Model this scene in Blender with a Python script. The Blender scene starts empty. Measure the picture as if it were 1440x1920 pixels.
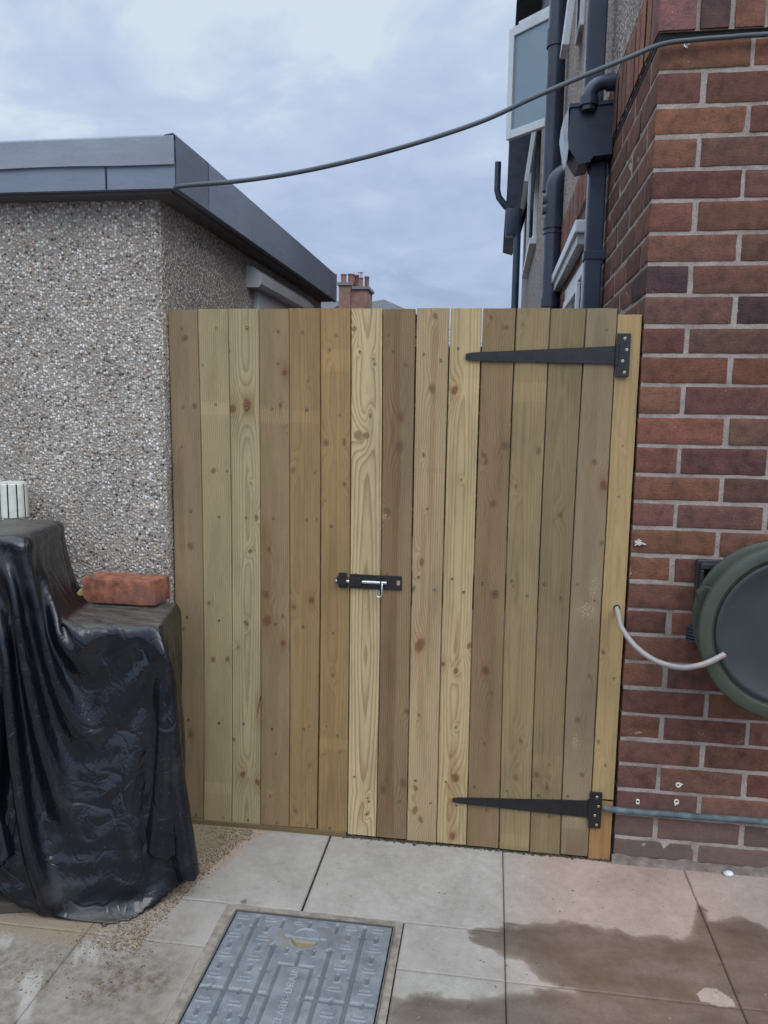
import bpy, bmesh, math, random
import numpy as np
from mathutils import Vector, Matrix, noise as mnoise
R = math.radians
scn = bpy.context.scene
C = scn.collection

# ------------------------------------------------------------------ camera
cam_d = bpy.data.cameras.new('camera'); cam = bpy.data.objects.new('camera', cam_d); C.objects.link(cam)
cam_d.sensor_fit = 'HORIZONTAL'; cam_d.sensor_width = 36; cam_d.lens = 36.0
cam_d.clip_start = 0.05; cam_d.clip_end = 2000
rx = Vector((0.99007019, 0.13979574, 0.01477042)); dn = Vector((0.03274581, -0.12717223, -0.99133997)); fw = Vector((-0.13670672, 0.98197982, -0.13048716))
M = Matrix.Identity(4)
for i in range(3):
    M[i][0] = rx[i]; M[i][1] = -dn[i]; M[i][2] = -fw[i]
M.translation = Vector((0, -2.1, 1.255))
cam.matrix_world = M
scn.camera = cam
scn.render.resolution_x = 768; scn.render.resolution_y = 1024

# ------------------------------------------------------------------ world: overcast sky
SUN_EL, SUN_AZ = 42, 142        # degrees; azimuth clockwise from +Y: behind the camera, to the right
w = bpy.data.worlds.new('World'); scn.world = w; w.use_nodes = True
nt = w.node_tree; nt.nodes.clear()
def N(nt, t, **k):
    n = nt.nodes.new(t)
    for a, b in k.items(): setattr(n, a, b)
    return n
def L(nt, a, b): nt.links.new(a, b)
def ramp(nt, fac, pts, interp='LINEAR'):
    n = N(nt, 'ShaderNodeValToRGB'); cr = n.color_ramp; cr.interpolation = interp
    while len(cr.elements) < len(pts): cr.elements.new(0.5)
    for e, (p, c) in zip(cr.elements, pts):
        e.position = p
        e.color = (c, c, c, 1) if not hasattr(c, '__len__') else (*c[:3], 1)
    if fac is not None: L(nt, fac, n.inputs[0])
    return n.outputs[0]
def math_(nt, op, a, b=None, c=None, clamp=False):
    n = N(nt, 'ShaderNodeMath', operation=op); n.use_clamp = clamp
    for i, v in enumerate((a, b, c)):
        if v is None: continue
        if hasattr(v, 'links'): L(nt, v, n.inputs[i])
        else: n.inputs[i].default_value = v
    return n.outputs[0]
def mix(nt, f, a, b, mode='MIX'):
    n = N(nt, 'ShaderNodeMix', data_type='RGBA', blend_type=mode)
    for i, v in ((0, f), (6, a), (7, b)):
        if hasattr(v, 'links'): L(nt, v, n.inputs[i])
        elif hasattr(v, '__len__'): n.inputs[i].default_value = (*v[:3], 1)
        else: n.inputs[i].default_value = v if i == 0 else (v, v, v, 1)
    return n.outputs[2]
def noise(nt, vec, scale, detail=3, rough=.5, dist=0.0, dim='3D'):
    n = N(nt, 'ShaderNodeTexNoise', noise_dimensions=dim)
    n.inputs['Scale'].default_value = scale; n.inputs['Detail'].default_value = detail
    n.inputs['Roughness'].default_value = rough; n.inputs['Distortion'].default_value = dist
    if vec is not None: L(nt, vec, n.inputs['Vector'])
    return n.outputs['Fac']
def mapping(nt, vec, scale=(1, 1, 1), loc=(0, 0, 0), rot=(0, 0, 0)):
    n = N(nt, 'ShaderNodeMapping'); n.inputs['Scale'].default_value = scale
    n.inputs['Location'].default_value = loc; n.inputs['Rotation'].default_value = rot
    L(nt, vec, n.inputs[0]); return n.outputs[0]

tc = N(nt, 'ShaderNodeTexCoord')
sky = N(nt, 'ShaderNodeTexSky', sky_type='NISHITA'); sky.sun_disc = False
sky.sun_elevation = R(SUN_EL); sky.sun_rotation = R(SUN_AZ); sky.air_density = 1.2; sky.dust_density = 3; sky.ozone_density = 2
sep = N(nt, 'ShaderNodeSeparateXYZ'); L(nt, tc.outputs['Generated'], sep.inputs[0])
zc = math_(nt, 'MAXIMUM', sep.outputs[2], 0.0)
inv = math_(nt, 'DIVIDE', 1.0, math_(nt, 'ADD', zc, 0.30))
cmb = N(nt, 'ShaderNodeCombineXYZ')
L(nt, math_(nt, 'MULTIPLY', sep.outputs[0], inv), cmb.inputs[0]); L(nt, math_(nt, 'MULTIPLY', sep.outputs[1], inv), cmb.inputs[1])
cv = mapping(nt, cmb.outputs[0], (1.0, 1.25, 1), (2.3, 1.1, 0))
n1 = noise(nt, cv, 2.7, 6, .55, .6)
n2 = noise(nt, mapping(nt, cmb.outputs[0], (1, 1, 1), (7.7, 3.1, 0)), 4.5, 5, .55, .2)
cf = math_(nt, 'ADD', math_(nt, 'MULTIPLY', n1, .7), math_(nt, 'MULTIPLY', n2, .3))
# whiter, brighter cloud towards the upper left, bluer and darker low on the right
grad = math_(nt, 'ADD', math_(nt, 'MULTIPLY', zc, 1.3), math_(nt, 'MULTIPLY', sep.outputs[0], -0.20))
cf2 = math_(nt, 'ADD', math_(nt, 'ADD', math_(nt, 'MULTIPLY', math_(nt, 'SUBTRACT', cf, .5), 1.3), .37), grad)
ccol = ramp(nt, cf2, [(0.0, (.27, .38, .56)), (.28, (.33, .45, .66)), (.52, (.42, .54, .77)), (.72, (.52, .64, .87)), (.88, (.62, .74, .95)), (1.0, (.78, .88, 1.0))])
top = math_(nt, 'ADD', 1.0, math_(nt, 'MULTIPLY', math_(nt, 'SMOOTH_MIN', math_(nt, 'MAXIMUM', math_(nt, 'SUBTRACT', sep.outputs[2], .5), 0.0), .5, .1), 5.0))
back = math_(nt, 'ADD', 1.0, math_(nt, 'MULTIPLY', math_(nt, 'MAXIMUM', math_(nt, 'MULTIPLY', sep.outputs[1], -1.0), 0.0), 0.9))
scale_ = math_(nt, 'MULTIPLY', math_(nt, 'MULTIPLY', top, back), 9.0)
vm = N(nt, 'ShaderNodeVectorMath', operation='SCALE'); L(nt, ccol, vm.inputs[0]); L(nt, scale_, vm.inputs['Scale'])
skm = mix(nt, 0.9, sky.outputs[0], vm.outputs[0])
bg = N(nt, 'ShaderNodeBackground'); bg.inputs[1].default_value = 0.1
L(nt, skm, bg.inputs[0])
wo = N(nt, 'ShaderNodeOutputWorld'); L(nt, bg.outputs[0], wo.inputs[0])

sd = bpy.data.lights.new('sun', 'SUN'); sd.energy = 1.15; sd.angle = R(35); sd.color = (1.0, .98, .95)
so = bpy.data.objects.new('sun', sd); C.objects.link(so)
az = R(SUN_AZ); el = R(SUN_EL)
so.rotation_euler = Vector((math.sin(az)*math.cos(el), math.cos(az)*math.cos(el), math.sin(el))).to_track_quat('Z', 'Y').to_euler()

scn.view_settings.view_transform = 'Standard'; scn.view_settings.look = 'None'
scn.view_settings.gamma = 1; scn.view_settings.exposure = 0.0
scn.render.engine = 'CYCLES'

# ------------------------------------------------------------------ helpers
rnd = random.Random(7)
def lin(r, g, b):
    f = lambda v: v/12.92 if v <= .04045 else ((v+.055)/1.055)**2.4
    return (f(r/255), f(g/255), f(b/255))
class MB:
    """collects faces and per-vertex attributes, builds ONE mesh object"""
    def __init__(s): s.v = []; s.f = []; s.mi = []; s.at = {}; s.sm = []
    def vert(s, p, **a):
        s.v.append(tuple(p))
        for k in a: s.at.setdefault(k, {})[len(s.v)-1] = a[k]
        return len(s.v)-1
    def face(s, idx, m=0, smooth=False): s.f.append(tuple(idx)); s.mi.append(m); s.sm.append(smooth)
    def box(s, a, b, m=0, bev=0.0, T=None, **at):
        x0, y0, z0 = a; x1, y1, z1 = b
        if bev <= 0:
            P = [(x, y, z) for z in (z0, z1) for y in (y0, y1) for x in (x0, x1)]
            F = [(0, 2, 3, 1), (4, 5, 7, 6), (0, 1, 5, 4), (2, 6, 7, 3), (0, 4, 6, 2), (1, 3, 7, 5)]
        else:
            bm = bmesh.new(); bmesh.ops.create_cube(bm, size=1)
            for v in bm.verts: v.co = Vector(((x0+x1)/2+v.co.x*(x1-x0), (y0+y1)/2+v.co.y*(y1-y0), (z0+z1)/2+v.co.z*(z1-z0)))
            bmesh.ops.bevel(bm, geom=bm.edges[:]+bm.verts[:], offset=bev, segments=2, affect='EDGES', profile=.6)
            bm.verts.index_update()
            P = [tuple(v.co) for v in bm.verts]; F = [tuple(v.index for v in f.verts) for f in bm.faces]; bm.free()
        if T is not None: P = [tuple(T @ Vector(p)) for p in P]
        ids = [s.vert(p, **at) for p in P]
        for f in F: s.face([ids[i] for i in f], m)
        return s
    def tube(s, pts, r, n=12, m=0, caps=True, closed=False):
        pts = [Vector(p) for p in pts]; rr = r if hasattr(r, '__len__') else [r]*len(pts)
        rings = []; up = None
        for i, p in enumerate(pts):
            d = (pts[min(i+1, len(pts)-1)]-pts[max(i-1, 0)]).normalized()
            if up is None: up = Vector((0, 0, 1)) if abs(d.z) < .9 else Vector((1, 0, 0))
            x = d.cross(up).normalized(); up = x.cross(d).normalized()
            rings.append([s.vert(p+(x*math.cos(t)+up*math.sin(t))*rr[i]) for t in [2*math.pi*k/n for k in range(n)]])
        for a, b in zip(rings, rings[1:]):
            for k in range(n): s.face((a[k], a[(k+1) % n], b[(k+1) % n], b[k]), m, True)
        if caps: s.face(rings[0][::-1], m); s.face(rings[-1], m)
        return s
    def lathe(s, prof, T, n=48, m=0):
        """prof: (radius, height) pairs about local z"""
        rings = [[s.vert(T @ Vector((r*math.cos(2*math.pi*k/n), r*math.sin(2*math.pi*k/n), h))) for k in range(n)] for r, h in prof]
        for a, b in zip(rings, rings[1:]):
            for k in range(n): s.face((a[k], a[(k+1) % n], b[(k+1) % n], b[k]), m, True)
        s.face(rings[0][::-1], m); s.face(rings[-1], m)
        return s
    def prism(s, poly, T, h, m=0):
        a = [s.vert(T @ Vector((x, y, 0))) for x, y in poly]; b = [s.vert(T @ Vector((x, y, h))) for x, y in poly]
        s.face(a[::-1], m); s.face(b, m)
        for i in range(len(poly)): j = (i+1) % len(poly); s.face((a[i], a[j], b[j], b[i]), m)
        return s
    def build(s, name, mats, parent=None, auto=True, sharp=35):
        me = bpy.data.meshes.new(name); me.from_pydata(s.v, [], s.f); me.update()
        if not isinstance(mats, (list, tuple)): mats = [mats]
        for m in mats: me.materials.append(m)
        me.polygons.foreach_set('material_index', s.mi)
        bm = bmesh.new(); bm.from_mesh(me); bmesh.ops.recalc_face_normals(bm, faces=bm.faces); bm.to_mesh(me); bm.free()
        me.polygons.foreach_set('use_smooth', s.sm)
        n = len(s.v)
        for k, d in s.at.items():
            v0 = next(iter(d.values()))
            if hasattr(v0, '__len__'):
                a = me.attributes.new(k, 'FLOAT_VECTOR', 'POINT'); arr = np.zeros((n, 3), 'f')
                for i, v in d.items(): arr[i] = v
                a.data.foreach_set('vector', arr.ravel())
            else:
                a = me.attributes.new(k, 'FLOAT', 'POINT'); arr = np.zeros(n, 'f')
                for i, v in d.items(): arr[i] = v
                a.data.foreach_set('value', arr)
        if any(s.sm): me.set_sharp_from_angle(angle=R(sharp))
        o = bpy.data.objects.new(name, me); C.objects.link(o)
        if parent: o.parent = parent
        return o
def tag(o, label=None, cat=None, group=None, kind=None):
    if label: o['label'] = label
    if cat: o['category'] = cat
    if group: o['group'] = group
    if kind: o['kind'] = kind
    return o
def empty(name, loc=(0, 0, 0), label=None, cat=None, group=None):
    o = bpy.data.objects.new(name, None); C.objects.link(o); o.empty_display_size = .05; o.location = loc
    return tag(o, label, cat, group)
def np_mesh(name, verts, faces, mats, parent=None, attrs=None, smooth=True, vecs=None):
    me = bpy.data.meshes.new(name)
    me.vertices.add(len(verts)); me.vertices.foreach_set('co', np.asarray(verts, 'f').ravel())
    faces = np.asarray(faces, np.int32); nf = len(faces)
    me.loops.add(nf*4); me.loops.foreach_set('vertex_index', faces.ravel())
    me.polygons.add(nf); me.polygons.foreach_set('loop_start', np.arange(nf, dtype=np.int32)*4); me.polygons.foreach_set('loop_total', np.full(nf, 4, np.int32))
    me.polygons.foreach_set('use_smooth', np.full(nf, smooth))
    me.update(calc_edges=True); me.validate()
    if not isinstance(mats, (list, tuple)): mats = [mats]
    for m in mats: me.materials.append(m)
    for k, a in (attrs or {}).items():
        at = me.attributes.new(k, 'FLOAT', 'POINT'); at.data.foreach_set('value', np.asarray(a, 'f').ravel())
    for k, a in (vecs or {}).items():
        at = me.attributes.new(k, 'FLOAT_VECTOR', 'POINT'); at.data.foreach_set('vector', np.asarray(a, 'f').ravel())
    o = bpy.data.objects.new(name, me); C.objects.link(o)
    if parent: o.parent = parent
    return o
def grid_faces(nu, nv, off=0, flip=False):
    i = np.arange(nu-1)[:, None]*nv+np.arange(nv-1)[None, :]+off
    q = np.stack([i, i+nv, i+nv+1, i+1], -1).reshape(-1, 4)
    return q[:, ::-1] if flip else q
def vnoise(x, y, seed=0, octs=3):
    """smooth value noise on numpy arrays, about -1..1"""
    x = np.asarray(x, float); y = np.asarray(y, float); out = 0; amp = 1; tot = 0
    for o in range(octs):
        xi = np.floor(x).astype(np.int64); yi = np.floor(y).astype(np.int64); fx = x-xi; fy = y-yi
        fx = fx*fx*(3-2*fx); fy = fy*fy*(3-2*fy)
        def h(a, b):
            n = (a*374761393+b*668265263+(seed+o*17)*974634777) & 0xffffffff
            n = ((n ^ (n >> 13))*1274126177) & 0xffffffff
            return ((n ^ (n >> 16)) & 0xffff)/32767.5-1
        v = (h(xi, yi)*(1-fx)+h(xi+1, yi)*fx)*(1-fy)+(h(xi, yi+1)*(1-fx)+h(xi+1, yi+1)*fx)*fy
        out = out+v*amp; tot += amp; amp *= .5; x = x*2.03+5.1; y = y*2.03+9.7
    return out/tot
def sstep(a, b, x): t = np.clip((x-a)/(b-a), 0, 1); return t*t*(3-2*t)

# ------------------------------------------------------------------ materials
def newmat(name):
    m = bpy.data.materials.new(name); m.use_nodes = True; nt = m.node_tree; nt.nodes.clear()
    out = N(nt, 'ShaderNodeOutputMaterial'); b = N(nt, 'ShaderNodeBsdfPrincipled'); L(nt, b.outputs[0], out.inputs[0])
    return m, nt, b
def setc(nt, b, col=None, rough=None, metal=None, spec=None, coat=None):
    for k, v in (('Base Color', col), ('Roughness', rough), ('Metallic', metal), ('Specular IOR Level', spec), ('Coat Weight', coat)):
        if v is None: continue
        if hasattr(v, 'links'): L(nt, v, b.inputs[k])
        elif hasattr(v, '__len__'): b.inputs[k].default_value = (*v[:3], 1)
        else: b.inputs[k].default_value = v
def bump(nt, b, h, strength=.5, dist=.002):
    n = N(nt, 'ShaderNodeBump'); n.inputs['Strength'].default_value = strength; n.inputs['Distance'].default_value = dist
    L(nt, h, n.inputs['Height']); L(nt, n.outputs[0], b.inputs['Normal'])
def attr(nt, name): return N(nt, 'ShaderNodeAttribute', attribute_name=name)
def objc(nt): return N(nt, 'ShaderNodeTexCoord').outputs['Object']
def simple(name, col, rough=.5, metal=0, var=.15, nscale=40, bmp=.1, bscale=200, spec=None, dirt=None):
    m, nt, b = newmat(name); v = objc(nt)
    n = noise(nt, v, nscale, 4)
    c0 = [max(0, x*(1-var)) for x in col]; c1 = [min(1, x*(1+var)) for x in col]
    c = ramp(nt, n, [(.3, c0), (.7, c1)])
    if dirt:
        c = mix(nt, ramp(nt, noise(nt, v, nscale*.3, 5, .6), [(.5, 0.0), (.72, .8)]), c, dirt)
    setc(nt, b, c, ramp(nt, noise(nt, v, nscale*1.7, 3), [(.3, max(0, rough-.1)), (.7, min(1, rough+.12))]), metal, spec)
    if bmp: bump(nt, b, noise(nt, v, bscale, 3), bmp, .001)
    return m

def wood_mat():
    m, nt, b = newmat('treated_softwood')
    wc = attr(nt, 'wc').outputs['Vector']; tone = attr(nt, 'tone').outputs['Vector']; late = attr(nt, 'late').outputs['Vector']
    ring = attr(nt, 'ring').outputs['Fac']; knot = attr(nt, 'knot').outputs['Fac']; kred = attr(nt, 'kred').outputs['Fac']
    stain = attr(nt, 'stain').outputs['Fac']; con = attr(nt, 'con').outputs['Fac']; scuff = attr(nt, 'scuff').outputs['Fac']
    fib = noise(nt, mapping(nt, wc, (900, 26, 10)), 1, 4, .6)
    fib2 = noise(nt, mapping(nt, wc, (260, 5, 10)), 1, 3, .55)
    big = noise(nt, mapping(nt, wc, (22, 3.2, 10), (3, 1, 0)), 1, 4, .6)
    wob = math_(nt, 'MULTIPLY', math_(nt, 'SUBTRACT', fib2, .5), .35)
    rr = math_(nt, 'FRACT', math_(nt, 'ADD', ring, wob))
    lines = ramp(nt, rr, [(0, .15), (.08, 0.0), (.45, .12), (.80, .85), (.90, 1.0), (1.0, .15)])
    c = mix(nt, math_(nt, 'MULTIPLY', lines, con), tone, late)
    c = mix(nt, 1.0, c, ramp(nt, fib, [(.25, (.80, .79, .77)), (.75, (1.13, 1.13, 1.12))]), 'MULTIPLY')
    c = mix(nt, 1.0, c, ramp(nt, big, [(.3, (.80, .82, .80)), (.5, (1, 1, 1)), (.72, (1.12, 1.10, 1.05))]), 'MULTIPLY')
    grn = noise(nt, mapping(nt, wc, (9, 1.7, 10), (8, 4, 0)), 1, 3, .6)
    c = mix(nt, ramp(nt, grn, [(.50, 0.0), (.78, .30)]), c, mix(nt, 1.0, c, (.84, 1.0, .78), 'MULTIPLY'))
    c = mix(nt, math_(nt, 'MULTIPLY', stain, ramp(nt, fib2, [(.2, .55), (.7, 1.0)])), c, mix(nt, 1.0, c, (.70, .53, .40), 'MULTIPLY'))
    # knots: dark rim, concentric rings inside, reddish or grey-brown
    kc = mix(nt, kred, (.150, .098, .050), (.150, .058, .026))
    kq = attr(nt, 'kq').outputs['Fac']
    kring = ramp(nt, math_(nt, 'FRACT', math_(nt, 'ADD', math_(nt, 'MULTIPLY', kq, 2.6), math_(nt, 'MULTIPLY', fib2, .6))), [(0, .25), (.35, 0.0), (.8, 1.0), (1, .25)])
    kcol = mix(nt, math_(nt, 'MULTIPLY', kring, .55), kc, mix(nt, 1.0, kc, (.45, .40, .36), 'MULTIPLY'))
    kcol = mix(nt, ramp(nt, kq, [(.0, .8), (.22, 0.0)]), kcol, (.030, .018, .011))
    kcol = mix(nt, ramp(nt, kq, [(.26, 0.0), (.31, .55), (.36, 0.0)]), kcol, (.055, .034, .020))
    kmask = ramp(nt, math_(nt, 'ADD', knot, math_(nt, 'MULTIPLY', math_(nt, 'SUBTRACT', fib2, .5), .12)), [(0.0, 0.0), (.16, .10), (.24, .16), (.34, .45), (.46, .68), (1.0, .82)])
    c = mix(nt, kmask, c, kcol)
    c = mix(nt, ramp(nt, knot, [(.96, 0.0), (1.0, .75)]), c, (.018, .010, .007))
    sc = noise(nt, mapping(nt, wc, (260, 170, 10)), 1, 5, .7)
    c = mix(nt, math_(nt, 'MULTIPLY', scuff, ramp(nt, sc, [(.46, 0.0), (.6, 1.0)])), c, (.50, .38, .26))
    setc(nt, b, c, ramp(nt, fib, [(.2, .62), (.8, .85)]), 0, .3)
    h = math_(nt, 'ADD', math_(nt, 'MULTIPLY', fib, .6), math_(nt, 'MULTIPLY', lines, .5))
    bump(nt, b, h, .35, .0007)
    return m

def brick_mat(name='facing_brick', worn=False):
    m, nt, b = newmat(name); v = objc(nt)
    t = attr(nt, 'tone').outputs['Vector']
    n1 = noise(nt, v, 28, 5, .6); n2 = noise(nt, v, 220, 4, .6); n3 = noise(nt, mapping(nt, v, (1, 1, 3)), 60, 4, .6)
    c = mix(nt, 1.0, t, ramp(nt, n1, [(.28, (.60, .62, .68)), (.5, (1, 1, 1)), (.75, (1.38, 1.22, 1.12))]), 'MULTIPLY')
    c = mix(nt, 1.0, c, ramp(nt, n2, [(.3, (.78, .77, .77)), (.7, (1.2, 1.2, 1.2))]), 'MULTIPLY')
    c = mix(nt, ramp(nt, n3, [(.58, 0.0), (.72, .45)]), c, (.05, .035, .035))
    # lime bloom low down and in patches, small pale specks
    sepn = N(nt, 'ShaderNodeSeparateXYZ'); L(nt, v, sepn.inputs[0])
    low = ramp(nt, math_(nt, 'ADD', sepn.outputs[2], math_(nt, 'MULTIPLY', math_(nt, 'SUBTRACT', noise(nt, v, 9, 3), .5), .18)), [(.02, .62), (.13, .38), (.24, 0.0)])
    c = mix(nt, low, c, (.125, .105, .095))
    spk = N(nt, 'ShaderNodeTexVoronoi'); spk.inputs['Scale'].default_value = 150; L(nt, v, spk.inputs['Vector'])
    spm = math_(nt, 'MULTIPLY', ramp(nt, spk.outputs['Distance'], [(.10, 1.0), (.2, 0.0)]), ramp(nt, noise(nt, v, 14, 4, .6), [(.56, 0.0), (.7, .8)]))
    c = mix(nt, spm, c, (.42, .38, .35))
    setc(nt, b, c, .9, 0, .2)
    bump(nt, b, math_(nt, 'ADD', math_(nt, 'MULTIPLY', n2, .6), n3), .55, .0018)
    return m
def mortar_mat():
    m, nt, b = newmat('lime_mortar'); v = objc(nt)
    n1 = noise(nt, v, 16, 5, .6); n2 = noise(nt, v, 330, 4, .65)
    c = ramp(nt, n1, [(.25, (.19, .150, .128)), (.5, (.30, .252, .225)), (.75, (.39, .342, .31))])
    c = mix(nt, 1.0, c, ramp(nt, n2, [(.3, (.72, .72, .72)), (.7, (1.2, 1.2, 1.2))]), 'MULTIPLY')
    setc(nt, b, c, .95, 0, .15)
    bump(nt, b, math_(nt, 'ADD', n2, noise(nt, v, 90, 3)), .7, .002)
    return m
def dash_mat(name, sc=185, tint=(1, 1, 1), strength=1.0, white=.62):
    """pebbledash: small mixed stones thrown on a grey-buff render"""
    m, nt, b = newmat(name); v = objc(nt)
    vd = N(nt, 'ShaderNodeVectorMath', operation='ADD'); 
    nn = N(nt, 'ShaderNodeTexNoise'); nn.inputs['Scale'].default_value = 110; L(nt, v, nn.inputs['Vector'])
    sc_ = N(nt, 'ShaderNodeVectorMath', operation='SCALE'); L(nt, nn.outputs['Color'], sc_.inputs[0]); sc_.inputs['Scale'].default_value = .008
    L(nt, v, vd.inputs[0]); L(nt, sc_.outputs[0], vd.inputs[1])
    vo = N(nt, 'ShaderNodeTexVoronoi'); vo.inputs['Scale'].default_value = sc; vo.inputs['Randomness'].default_value = 1; L(nt, vd.outputs[0], vo.inputs['Vector'])
    sp = N(nt, 'ShaderNodeSeparateColor'); L(nt, vo.outputs['Color'], sp.inputs[0])
    W = white
    val = ramp(nt, sp.outputs[0], [(0.0, (.035, .033, .033)), (.09, (.075, .068, .062)), (.18, (.17, .152, .132)), (.42, (.27, .255, .235)), (.70, (.36, .352, .352)), (.86, (W*.85, W*.86, W*.89)), (1.0, (W, W, W*1.02))])
    warm = ramp(nt, sp.outputs[1], [(.0, (1, 1, 1)), (.55, (1.03, 1, .95)), (.90, (1.0, .93, .84)), (.94, (1.0, .80, .64)), (.98, (.85, .58, .44)), (1.0, (.8, .5, .36))])
    c = mix(nt, 1.0, val, warm, 'MULTIPLY')
    big = noise(nt, v, 7, 4, .6)
    bare = ramp(nt, noise(nt, v, 26, 4, .62), [(.57, 0.0), (.68, .65)])
    hgt = ramp(nt, vo.outputs['Distance'], [(.0, 1.0), (.42, .72), (.62, .1), (.9, 0.0)])
    gap = ramp(nt, vo.outputs['Distance'], [(.34, 0.0), (.66, 1.0)])
    c = mix(nt, gap, c, (.19, .175, .162))
    c = mix(nt, bare, c, (.24, .215, .19))
    c = mix(nt, 1.0, c, ramp(nt, big, [(.3, (.84, .83, .82)), (.7, (1.1, 1.1, 1.1))]), 'MULTIPLY')
    c = mix(nt, 1.0, c, tint, 'MULTIPLY')
    setc(nt, b, c, .7, 0, .3)
    hh = math_(nt, 'ADD', math_(nt, 'MULTIPLY', hgt, 1.0), math_(nt, 'MULTIPLY', noise(nt, v, 60, 3), .6))
    bump(nt, b, hh, strength, .0035)
    return m
def sheet_mat():
    m, nt, b = newmat('black_polythene'); v = objc(nt)
    g = N(nt, 'ShaderNodeNewGeometry'); s = N(nt, 'ShaderNodeSeparateXYZ'); L(nt, g.outputs['Normal'], s.inputs[0])
    dust_n = noise(nt, mapping(nt, v, (14, 40, 60), rot=(0, 0, .3)), 1, 5, .65)
    dust_n2 = noise(nt, v, 6, 4, .6)
    up = ramp(nt, s.outputs[2], [(.78, 0.0), (.975, 1.0)])
    d = math_(nt, 'MULTIPLY', up, ramp(nt, dust_n, [(.30, .25), (.62, .9)]))
    smear = math_(nt, 'MULTIPLY', ramp(nt, dust_n2, [(.55, 0.0), (.75, .22)]), 1.0)
    tot = math_(nt, 'MAXIMUM', d, smear)
    c = mix(nt, tot, (.0048, .0056, .0090), (.105, .092, .080))
    vo = N(nt, 'ShaderNodeTexVoronoi'); vo.inputs['Scale'].default_value = 60; L(nt, v, vo.inputs['Vector'])
    c = mix(nt, math_(nt, 'MULTIPLY', ramp(nt, vo.outputs['Distance'], [(.05, 1.0), (.08, 0.0)]), .16), c, (.30, .28, .26))
    ro = math_(nt, 'ADD', math_(nt, 'MULTIPLY', tot, .45), ramp(nt, noise(nt, v, 12, 4, .6), [(.35, .13), (.7, .27)]))
    setc(nt, b, c, ro, 0, .48)
    wr = noise(nt, mapping(nt, v, (1, 1, .6)), 8, 3, .5, .6)
    wr2 = noise(nt, mapping(nt, v, (1, 1, .35), rot=(.3, .4, 0)), 42, 4, .55, 1.2)
    # crisp creases: ridges of a distorted noise
    def ridge(sc, loc, sh):
        q = noise(nt, mapping(nt, v, (1, 1, .62), loc), sc, 2, .5, .9)
        return ramp(nt, math_(nt, 'ABSOLUTE', math_(nt, 'SUBTRACT', q, .5)), [(0, 0.0), (sh, .72), (.2, 1.0)])
    h = math_(nt, 'ADD', math_(nt, 'MULTIPLY', wr, .45), math_(nt, 'ADD', math_(nt, 'MULTIPLY', ridge(7, (1, 2, 3), .05), .17), math_(nt, 'MULTIPLY', ridge(17, (4, 1, 7), .06), .07)))
    crk = ramp(nt, noise(nt, v, 5, 3, .5), [(.42, .15), (.62, 1.0)])
    fine = math_(nt, 'ADD', math_(nt, 'MULTIPLY', ridge(34, (9, 1, 2), .07), .050), math_(nt, 'MULTIPLY', ridge(70, (3, 8, 2), .09), .020))
    h = math_(nt, 'ADD', h, math_(nt, 'MULTIPLY', fine, math_(nt, 'MULTIPLY', crk, .7)))
    bump(nt, b, h, .5, .020)
    return m
def ground_mat():
    """concrete flags; attributes: wet (damp stain), sand (loose sand and sawdust), pink (warm tint), edge (distance to joints)"""
    m, nt, b = newmat('concrete_flags'); v = objc(nt)
    wet = attr(nt, 'wet').outputs['Fac']; sand = attr(nt, 'sand').outputs['Fac']; pink = attr(nt, 'pink').outputs['Fac']; old = attr(nt, 'grime').outputs['Fac']
    n1 = noise(nt, v, 5, 6, .65); n2 = noise(nt, v, 420, 3, .6); n3 = noise(nt, v, 45, 5, .65)
    c = ramp(nt, n1, [(.3, (.245, .228, .205)), (.5, (.305, .285, .260)), (.7, (.36, .34, .312))])
    c = mix(nt, pink, c, mix(nt, 1.0, c, (1.10, .86, .78), 'MULTIPLY'))
    c = mix(nt, 1.0, c, ramp(nt, n2, [(.3, (.80, .80, .80)), (.7, (1.16, 1.16, 1.16))]), 'MULTIPLY')
    c = mix(nt, 1.0, c, ramp(nt, n3, [(.3, (.88, .87, .86)), (.7, (1.07, 1.07, 1.07))]), 'MULTIPLY')
    c = mix(nt, old, c, mix(nt, ramp(nt, n3, [(.35, .35), (.6, 1.0)]), c, (.115, .088, .062)))
    sn = noise(nt, v, 700, 3, .7)
    sandc = ramp(nt, sn, [(.25, (.075, .055, .035)), (.5, (.20, .155, .105)), (.78, (.42, .36, .27))])
    c = mix(nt, ramp(nt, math_(nt, 'ADD', sand, math_(nt, 'MULTIPLY', math_(nt, 'SUBTRACT', noise(nt, v, 120, 4, .7), .5), .9)), [(.38, 0.0), (.75, .95)]), c, sandc)
    # small dark specks
    vo = N(nt, 'ShaderNodeTexVoronoi'); vo.inputs['Scale'].default_value = 75; L(nt, v, vo.inputs['Vector'])
    spk = math_(nt, 'MULTIPLY', ramp(nt, vo.outputs['Distance'], [(.06, 1.0), (.11, 0.0)]), ramp(nt, noise(nt, v, 3, 4, .6), [(.48, 0.0), (.62, .7)]))
    c = mix(nt, spk, c, (.06, .05, .04))
    wetc = mix(nt, 1.0, c, (.36, .305, .26), 'MULTIPLY')
    wm = ramp(nt, math_(nt, 'ADD', wet, math_(nt, 'MULTIPLY', math_(nt, 'SUBTRACT', n3, .5), .5)), [(.34, 0.0), (.50, .72), (.72, 1.0)])
    wm = math_(nt, 'MULTIPLY', wm, ramp(nt, noise(nt, mapping(nt, v, (5, 11, 1)), 1, 5, .6), [(.3, .72), (.6, 1.0)]))
    c = mix(nt, wm, c, wetc)
    ro = math_(nt, 'SUBTRACT', .88, math_(nt, 'MULTIPLY', wm, .20))
    setc(nt, b, c, ro, 0, .3)
    bump(nt, b, math_(nt, 'ADD', n2, math_(nt, 'MULTIPLY', n3, .8)), .4, .0012)
    return m
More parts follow.
